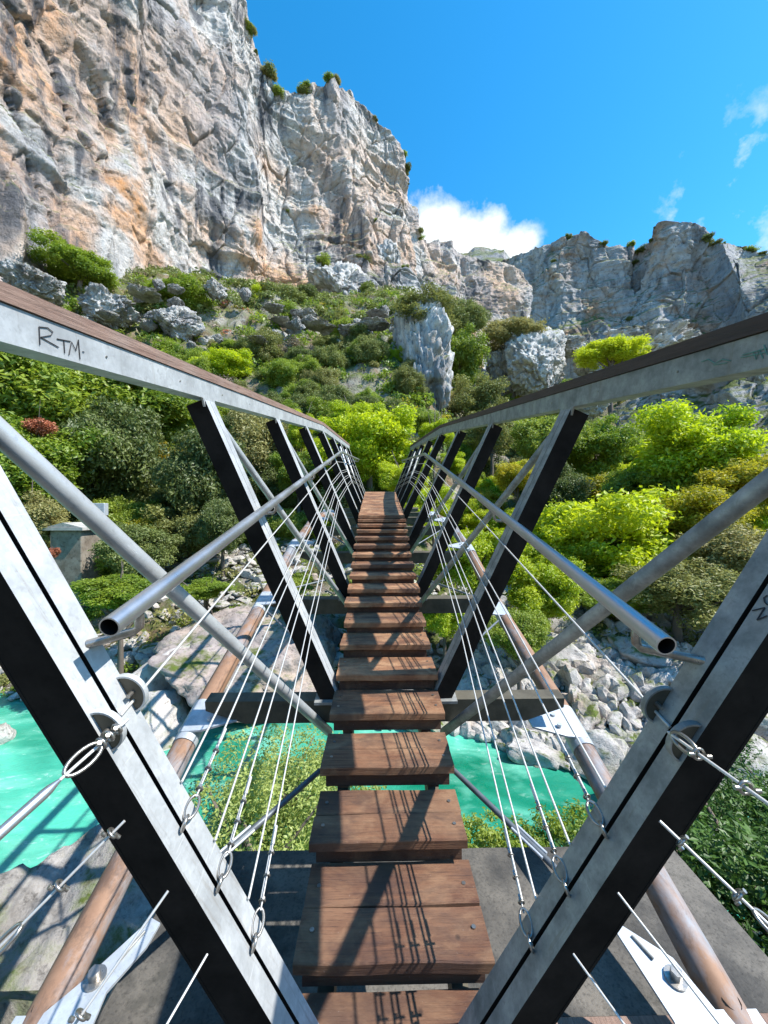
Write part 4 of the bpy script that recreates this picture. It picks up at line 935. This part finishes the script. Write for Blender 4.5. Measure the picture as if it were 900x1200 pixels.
# lower pipes
PZ = {-1: [-2.26, -1.93, -1.74, -1.52, -1.47], 1: [-2.30, -2.01, -1.88, -1.58, -1.50]}
PXX = 1.35
def pipe_z(s, y):
    ys = [0.85, 2.5, 4.07, 5.7, 7.4, 9.1, 10.73, 12.3, 14.0]; zs = PZ[s] + [PZ[s][3] - .09, PZ[s][2] - .18, PZ[s][1] - .27, PZ[s][0] - .3]
    return float(np.interp(y, ys, zs))
for s in (-1, 1):
    b = MB(); ys = [0.80, 2.5, 4.07, 5.7, 7.4, 9.1, 10.73, 12.3, 14.0]
    b.tube([(s * PXX, y, pipe_z(s, y)) for y in ys], .072, 20); lp = part(b, 'lower_pipe', M['rust'])
    for i, y in enumerate(FY[1:-1]):
        z = pipe_z(s, y); b = MB()
        sl = (pipe_z(s, y + .2) - pipe_z(s, y - .2)) / .4
        b.tube([(s * PXX, y - .16, z - .16 * sl), (s * PXX, y + .16, z + .16 * sl)], .0765, 20); part(b, 'sleeve', M['plate'], lp)
        b = MB(); zt = z + .065
        b.prism([(s * (PXX + .03), y + .13, zt + .02), (s * (PXX + .03), y - .13, zt - .02), (s * (PXX - .10), y - .12, zt - .02), (s * (PXX - .32), y - .05, zt), (s * (PXX - .32), y + .05, zt), (s * (PXX - .10), y + .14, zt + .02)], (0, 0, 1), .014)
        for q in (-.05, .05): b.tube([(s * (PXX - .13), y + q, zt + .015), (s * (PXX - .13), y + q, zt + .035)], .016, 8)
        part(b, 'gusset_plate', M['plate'])
    # end of the pipe on its bearing plate
    y = 1.13; z = pipe_z(s, y)
    b = MB(); b.obox((s * PXX, .98, z + .03), (.085, 0, 0), (0, .16, 0), (0, 0, .035)); part(b, 'pipe_shoe', M['plate'])
    b = MB(); b.tube([(s * (PXX + .0), 1.16, z + .068), (s * (PXX + .0), 1.16, z + .078)], .034, 14); part(b, 'vent_hole', M['dark'], lp)
    def Q(px, py): 
        p = atz(px, py, -2.13); return (p.x, p.y, p.z)
    if s > 0: poly = [Q(727, 1086), (Q(721, 1093)), Q(790, 1200), Q(800, 1225), Q(862, 1225), Q(846, 1196), Q(788, 1125)]
    else: poly = [Q(178, 1078), Q(188, 1084), Q(172, 1112), Q(125, 1165), Q(100, 1225), Q(30, 1225), Q(52, 1190), Q(100, 1150)]
    b = MB(); b.prism(poly, (0, 0, 1), .012)
    bp = part(b, 'bearing_plate', M['plate'])
    bc = Vector(Q(791, 1150)) if s > 0 else Vector(Q(112, 1150))
    b = MB(); b.tube([tuple(bc + Vector((0, 0, .012))), tuple(bc + Vector((0, 0, .022)))], .040, 16); b.tube([tuple(bc + Vector((0, 0, .02))), tuple(bc + Vector((0, 0, .055)))], .022, 6); part(b, 'bolt', M['shackle'], bp)
    bA = Vector(Q(740, 1100)) if s > 0 else Vector(Q(170, 1095)); bB = Vector(Q(765, 1128)) if s > 0 else Vector(Q(140, 1130))
    b = MB(); b.tube([tuple(bA + Vector((0, 0, .017))), tuple(bB + Vector((0, 0, .019)))], .006, 8); part(b, 'rib', M['galv_grey'], bp)
# crossbeams
for i in range(1, 8):
    y = FY[i]; zt = BT[i] - .024; b = MB(); hh = .17; hw = .05
    zL, zR = zt, zt
    # tapered box beam, haunched in the middle
    sec = []
    for xx, lo in ((-1.24, .07), (-.98, .17), (.98, .17), (1.24, .07)):
        sec.append([(xx, y - hw, zt - lo), (xx, y + hw, zt - lo), (xx, y + hw, zt), (xx, y - hw, zt)])
    vs = [p for r_ in sec for p in r_]; fs = [(k * 4 + j, k * 4 + (j + 1) % 4, (k + 1) * 4 + (j + 1) % 4, (k + 1) * 4 + j) for k in range(3) for j in range(4)] + [(0, 1, 2, 3), (15, 14, 13, 12)]
    b.add(vs, fs); part(b, 'crossbeam', M['beam'])
# diagonal tubes, from each frame's top to the next frame's foot (and mirrored beyond the middle)
for s in (-1, 1):
    A0 = atx(0, 508, -1.02) if s < 0 else atx(900, 565, 1.045)
    A1 = aty(385, 857, 2.44) if s < 0 else aty(520, 858, 2.44)
    dirv = (A0 - A1).normalized()
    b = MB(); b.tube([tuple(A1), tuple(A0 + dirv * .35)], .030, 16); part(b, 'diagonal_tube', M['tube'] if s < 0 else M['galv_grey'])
    for i in (2, 3):
        a = Vector((plane_x(s, i - 1, chord_z(s, FY[i - 1]) - .12) + s * .05, FY[i - 1] + .09, chord_z(s, FY[i - 1]) - .12)); e = Vector((s * .40, FY[i] - .03, BT[i] - .10))
        b = MB(); b.tube([tuple(a), tuple(e)], .026, 14); part(b, 'diagonal_tube', M['tube'] if s < 0 else M['galv_grey'])
    for i in (6, 7):
        a = Vector((plane_x(s, i, chord_z(s, FY[i]) - .12) + s * .05, FY[i] - .09, chord_z(s, FY[i]) - .12)); e = Vector((s * .40, FY[i - 1] + .03, BT[i - 1] - .10))
        b = MB(); b.tube([tuple(a), tuple(e)], .026, 14); part(b, 'diagonal_tube', M['tube'] if s < 0 else M['galv_grey'])
    # low wind braces between crossbeam centre and pipe
    for (y0, y1) in ((2.2, 1.45), (2.7, 3.9), (5.4, 4.3), (6.0, 7.1)):
        z0 = float(np.interp(y0, FY, BT)) - .20; z1 = pipe_z(s, y1) + .02
        if y0 == 2.2: e0 = atz(375, 903, -1.95) if s < 0 else atz(528, 899, -1.95); e1 = atz(232, 1028, -1.97) if s < 0 else atz(662, 1028, -1.97)
        else: e0 = Vector((s * .25, y0, z0)); e1 = Vector((s * (PXX - .1), y1, z1))
        b = MB(); b.tube([tuple(e0), tuple(e1)], .016 if y0 == 2.2 else .012, 10); part(b, 'wind_brace', M['brace'])
        if y0 == 2.2:
            m0 = e0.lerp(e1, .62); m1 = e0.lerp(e1, .86); b = MB(); nn_ = (m1 - m0).normalized().cross(Vector((0, 0, 1))) * .018
            b.tube([tuple(m0 + nn_ + Vector((0, 0, .01))), tuple(m1 + nn_ + Vector((0, 0, .01)))], .007, 8); b.tube([tuple(m0 - nn_ + Vector((0, 0, .01))), tuple(m1 - nn_ + Vector((0, 0, .01)))], .007, 8); part(b, 'turnbuckle', M['plate'])

# handrail tubes inside the V
HB = {-1: (aty(128, 735, .86), aty(399.5, 529.5, YM)), 1: (aty(781, 757, .86), aty(498, 532, YM))}
def rail_pt(s, y):
    a, e = HB[s]
    if y <= YM: return a.lerp(e, (y - .86) / (YM - .86))
    p = a.lerp(e, (2 * YM - y - .86) / (YM - .86)); return Vector((e.x - (e.x - p.x) * .1, y, e.z - (y - YM) * TILT * 1.0))
for s in (-1, 1):
    b = MB(); ys = [.86, YM, FY[-1] + .1]; b.tube([tuple(rail_pt(s, y)) for y in ys], .0245, 20, hollow=.86)
    hr = part(b, 'handrail', [M['stainless'], M['dark']])
    for i in range(0, 9):
        y = FY[i] + (.03 if i == 0 else 0); p = rail_pt(s, y + (.06 if i == 0 else 0)); zz = p.z - .075; px_ = plane_x(s, i, zz)
        b = MB()
        b.tube([(p.x, p.y, p.z - .022), (p.x + s * .004, p.y, p.z - .06), (p.x + s * .02, p.y, zz), (px_ + s * .004, y, zz - .005)], .010 if i else .0125, 8)
        part(b, 'bracket', M['shackle'])

# cables
def deck_edge(s, y): return Vector((s * .39, y, deck_z(y) - .02))
def cable_pt(s, i, f, top):
    """point on the inner face of frame i at fraction f between the deck (0) and the handrail (1)"""
    y = FY[i]; zt = rail_pt(s, y).z - .06; zb = max(deck_z(y) + .02, BT[i] + .05); z = zb + (zt - zb) * f
    return Vector((plane_x(s, i, z) - s * .012, y, z))
ZT = {-1: [(-.675, 'disc'), (-1.0, 'eye'), (-1.197, 'eye'), (-1.407, 'eye')], 1: [(-.725, 'disc'), (-1.039, 'eye'), (-1.231, 'eye'), (-1.426, 'eye')]}
for s in (-1, 1):
    for z0, kind in ZT[s]:
        zt = rail_pt(s, FY[0]).z - .06; zb = deck_z(FY[0]) + .02; f = (z0 - zb) / (zt - zb)
        for twin in (0, 1):
            if kind == 'disc' and twin: continue
            ff = f + (.055 if twin else 0)
            st = Vector((plane_x(s, 0, z0 + (.07 if twin else 0)) - s * .008, FY[0] + (.06 if twin else 0), z0 + (.07 if twin else 0)))
            pts = [st] + [cable_pt(s, i, ff * (1 if not twin else .98), 0) for i in range(1, 9)]
            L0 = (pts[1] - pts[0]).normalized()
            b = MB(); start = pts[0] + L0 * (.10 if (kind == 'eye' and not twin) else 0)
            b.tube([tuple(start)] + [tuple(p) for p in pts[1:]], .0036 if kind == 'eye' else .0042, 6); cb = part(b, 'cable', M['cable'])
            if kind == 'eye' and not twin:
                sdv = L0.cross(Vector((s, 0, .4))).normalized()
                b = MB(); e = pts[0] - Vector((s * .004, 0, 0)); b.torus(e, L0.cross(sdv), .017, .0046, 16, 8, udir=L0); part(b, 'eye_bolt', M['shackle'], cb)
                b = MB(); b.torus(e + L0 * .045, sdv, .016, .0042, 20, 8, sx=2.1, udir=L0); part(b, 'thimble', M['shackle'], cb)
                b = MB(); b.tube([tuple(e + L0 * .07 + sdv * .006), tuple(e + L0 * .30 + sdv * .006)], .0027, 6); b.tube([tuple(e + L0 * .25 + sdv * .006), tuple(e + L0 * .31 + sdv * .006)], .0055, 8); part(b, 'folded_end', M['cable'], cb)
                for k in range(3):
                    c0 = e + L0 * (.095 + .065 * k) + sdv * .003; b = MB()
                    b.torus(c0, L0, .0085, .003, 12, 6); b.tube([tuple(c0 - sdv * .008), tuple(c0 - sdv * .018)], .0045, 6); b.tube([tuple(c0 - sdv * .008 + L0 * .009), tuple(c0 - sdv * .017 + L0 * .009)], .0045, 6); b.tube([tuple(c0 + sdv * .008), tuple(c0 + sdv * .015)], .005, 6)
                    part(b, 'cable_clip', M['shackle'], cb)
    # half-round saddles on the portal post
    z0 = ZT[s][0][0]
    for k, (yy, dz) in enumerate(((FY[0] - .055, .0), (FY[0] + .055, .022))):
        x0 = plane_x(s, 0, z0 + dz); c0 = Vector((x0, yy, z0 + dz)); up = Vector((s * .4, 0, 1)).normalized(); inw = Vector((-s, 0, .4)).normalized()
        arc = [c0 + up * math.cos(t_) * .05 + inw * math.sin(t_) * .046 for t_ in [math.pi * q / 14 for q in range(15)]]
        b = MB(); b.prism([tuple(p) for p in arc], (0, 1, 0), .006, 1)
        n = len(arc); rim_o = [c0 + (p - c0) * 1.10 + Vector((0, -.004, 0)) for p in arc]; rim_i = [p + Vector((0, -.004, 0)) for p in arc]; rim_ob = [p + Vector((0, .016, 0)) for p in rim_o]
        b.add(rim_i + rim_o, [(q, q + 1, n + q + 1, n + q) for q in range(n - 1)], 0); b.add(rim_o + rim_ob, [(q, q + 1, n + q + 1, n + q) for q in range(n - 1)], 0, True); b.add([p + Vector((0, .016, 0)) for p in rim_i] + rim_ob, [(q, q + 1, n + q + 1, n + q) for q in range(n - 1)], 0)
        sdl = part(b, 'saddle', [M['galv'] if s < 0 else M['galv_grey'], M['beam']])  # second slot: dark face colour stands in for shade in the recess
        b = MB(); cc = c0 + inw * .018; b.tube([tuple(cc + Vector((0, -.02, 0))), tuple(cc + Vector((0, .0, 0)))], .006, 8); part(b, 'pin', M['shackle'], sdl)

# stays that run from the portal back to the near side
def stay(p0, p1, r, clips, thick=None, ring=None):
    p0 = Vector(p0); p1 = Vector(p1); d = (p1 - p0).normalized(); L = (p1 - p0).length; b = MB(); b.tube([tuple(p0), tuple(p1)], r, 8); cb = part(b, 'stay_cable', M['cable'])
    sdv = d.cross(Vector((0, 1, .3))).normalized()
    for t in clips:
        c0 = p0 + d * t; b = MB(); b.torus(c0, d, .012, .0036, 12, 6); b.tube([tuple(c0 + sdv * .01), tuple(c0 + sdv * .022)], .005, 6); b.tube([tuple(c0 - sdv * .01 + d * .01), tuple(c0 - sdv * .02 + d * .01)], .005, 6); part(b, 'cable_clip', M['shackle'], cb)
    if thick:
        a, e = thick; b = MB(); b.tube([tuple(p0 + d * a), tuple(p0 + d * (a + .02)), tuple(p0 + d * e), tuple(p1)], [r, .009, .010, .010], 10); part(b, 'tensioner', M['stainless'], cb)
    if ring is not None:
        b = MB(); b.torus(p0 + d * ring, sdv, .018, .004, 20, 8, sx=2.2, udir=d); part(b, 'thimble', M['shackle'], cb)
    return cb
def twin(p0, p1, r, off, clips, ring=None):
    stay(p0, p1, r, clips, ring=ring)
stay(aty(150, 843, .84), aty(-60, 1030, .52), .0035, [.03, .05, .07], thick=(.16, .19), ring=.11)
stay(aty(146, 962, .80), aty(-40, 1150, .62), .0032, [.03, .15], ring=.27)
stay(aty(197, 1044, .80), aty(60, 1240, .60), .0032, [.22])
stay(aty(243, 1118, .80), aty(160, 1262, .62), .0030, [])
stay(aty(783, 858, .84), aty(960, 985, .52), .0035, [.09, .20], ring=.05)
stay(aty(773, 962, .80), aty(960, 1140, .60), .0035, [.05, .17], ring=.24)
stay(aty(724, 1046, .80), aty(870, 1235, .60), .0028, [])
stay(aty(672, 1118, .80), aty(760, 1240, .62), .0028, [])

# stringers under the treads
for s in (-1, 1):
    b = MB(); x0 = s * .245; ys = [0.80, 5.80, 8.98, 13.9]
    vs = []
    for y in ys:
        z = deck_z(y) - .150; vs += [(x0 - .03, y, z - .13), (x0 + .03, y, z - .13), (x0 + .03, y, z), (x0 - .03, y, z)]
    fs = [(k * 4 + j, k * 4 + (j + 1) % 4, (k + 1) * 4 + (j + 1) % 4, (k + 1) * 4 + j) for k in range(3) for j in range(4)] + [(0, 1, 2, 3), (15, 14, 13, 12)]
    b.add(vs, fs); part(b, 'stringer', M['beam'])
# treads: front rows measured down the picture turned into positions along the slope
rows = [1139, 995, 907, 843, 797, 761, 734.5, 711, 694.5, 678.5, 665.5, 653, 642.5, 633, 624.5, 617.5, 611.5, 606.8]
fy = []
for r_ in rows:
    d = direction(448, r_); # z = -1.801 + (y-1.046)*.1585
    t = (-1.801 - 1.046 * .1585 - CAM.z) / (d.z - .1585 * d.y); fy.append(d.y * t)
fy = [fy[0] - .40] + fy
def tread(y0, y1, z, q, facing=1, wide=.35, first=False):
    w0 = wide + q.uniform(-.006, .006); xo = q.uniform(-.008, .008); th = .042
    yc = (y0 + y1) / 2; o = (xo, y0, z); b = MB()
    nb_ = 2; gp = .006; wdt = (y1 - y0 - gp * (nb_ - 1)) / nb_
    for k in range(nb_):
        a = y0 + k * (wdt + gp); j0 = q.uniform(-.004, .004); j1 = q.uniform(-.004, .004); dz = q.uniform(-.002, .002); yaw = q.uniform(-.008, .008)
        # board with worn, slightly wavy front and back edges
        n = 9; vs = []
        for e in range(n):
            u = e / (n - 1); xx = -w0 + j0 + (2 * w0 + j1 - j0) * u + xo
            f0 = a + math.sin(u * 9 + k * 3 + y0 * 50) * .0022 + q.uniform(-.0012, .0012) + yaw * (u - .5); f1 = a + wdt + math.sin(u * 7 + k + y0 * 30) * .002 + yaw * (u - .5)
            zt = z + dz + q.uniform(-.0012, .0012)
            vs += [(xx, f0 + .004, zt), (xx, f0, zt - .005), (xx, f0 + .001, zt - th), (xx, f1, zt - th), (xx, f1, zt - .004), (xx, f1 - .004, zt)]
        fs = [(e * 6 + j, (e + 1) * 6 + j, (e + 1) * 6 + (j + 1) % 6, e * 6 + (j + 1) % 6) for e in range(n - 1) for j in range(6)] + [tuple(range(6)), tuple(reversed(range((n - 1) * 6, n * 6)))]
        b.add(vs, fs)
    t = part(b, 'tread', M['tread'], origin=o); t.rotation_euler = (-BPITCH, 0, 0)
    for sx in (-1, 1):
        for k in range(2):
            yy = y0 + (y1 - y0) * (.28 + .44 * k); b = MB(); b.tube([(xo + sx * (w0 - .045), yy, z + .0015), (xo + sx * (w0 - .045), yy, z + .0045)], .0085, 8); part(b, 'screw', M['shackle'], t)
    b = MB(); rf = y0 + .035 if facing > 0 else y1 - .055
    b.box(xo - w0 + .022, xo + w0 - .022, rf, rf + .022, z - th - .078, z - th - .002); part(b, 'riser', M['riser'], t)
    for sx in (-1, 1):
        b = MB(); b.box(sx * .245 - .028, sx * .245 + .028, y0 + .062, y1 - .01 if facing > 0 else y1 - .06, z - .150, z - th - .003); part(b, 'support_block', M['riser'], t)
q = random.Random(5)
for k in range(len(fy)):
    y0 = fy[k]; nx = fy[k + 1] if k + 1 < len(fy) else 5.86
    z = deck_z(y0) + .040 if k else -1.802
    dep = (min(.315, (nx - y0) + .02) if k > 1 else .385) if k else .40
    tread(y0, min(y0 + dep, nx + .03) if k else y0 + .40, z, q)
y = 8.97; k = 0
while y < 13.9:
    tread(y, y + .26, deck_z(y + .26) - .012, q, -1); y += .262; k += 1
# the flat middle of the deck
b = MB(); yy = 5.87
while yy < 8.94:
    w1 = min(.142, 8.95 - yy); b.box(-.352 + q.uniform(-.004, .004), .352 + q.uniform(-.004, .004), yy, yy + w1 - .007, -1.048 - .04, -1.048 + q.uniform(-.002, .002)); yy += w1
part(b, 'deck_panel', M['tread'], origin=(0, 7.4, -1.05))
b = MB(); b.box(-.33, .33, 5.875, 5.90, -1.19, -1.092); part(b, 'end_board', M['riser'])

# ------------------------------------------------------------------ abutments
VP_[0] = 0.0
ab = empty('bridge_abutment', (0, 0.4, -3.2)); tag(ab, 'stained concrete block coloured dark for shade under the near end of the footbridge', 'abutment')
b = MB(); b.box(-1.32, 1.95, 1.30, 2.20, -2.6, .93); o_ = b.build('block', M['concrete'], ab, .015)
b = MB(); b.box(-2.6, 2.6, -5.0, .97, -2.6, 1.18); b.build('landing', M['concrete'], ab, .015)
b = MB(); b.box(-1.30, 1.93, 1.235, 1.297, .2, .955); tag(b.build('timber_edge', M['railwood'], ab, .004), label='tan timber strip along the block')
fa = empty('bridge_abutment', (0, 14.3, -7.5)); tag(fa, 'concrete block under the far end of the footbridge', 'abutment')
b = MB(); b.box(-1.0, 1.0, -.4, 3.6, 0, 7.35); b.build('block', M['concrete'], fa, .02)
print('objects', len(bpy.data.objects), 'polys', sum(len(m.polygons) for m in bpy.data.meshes))
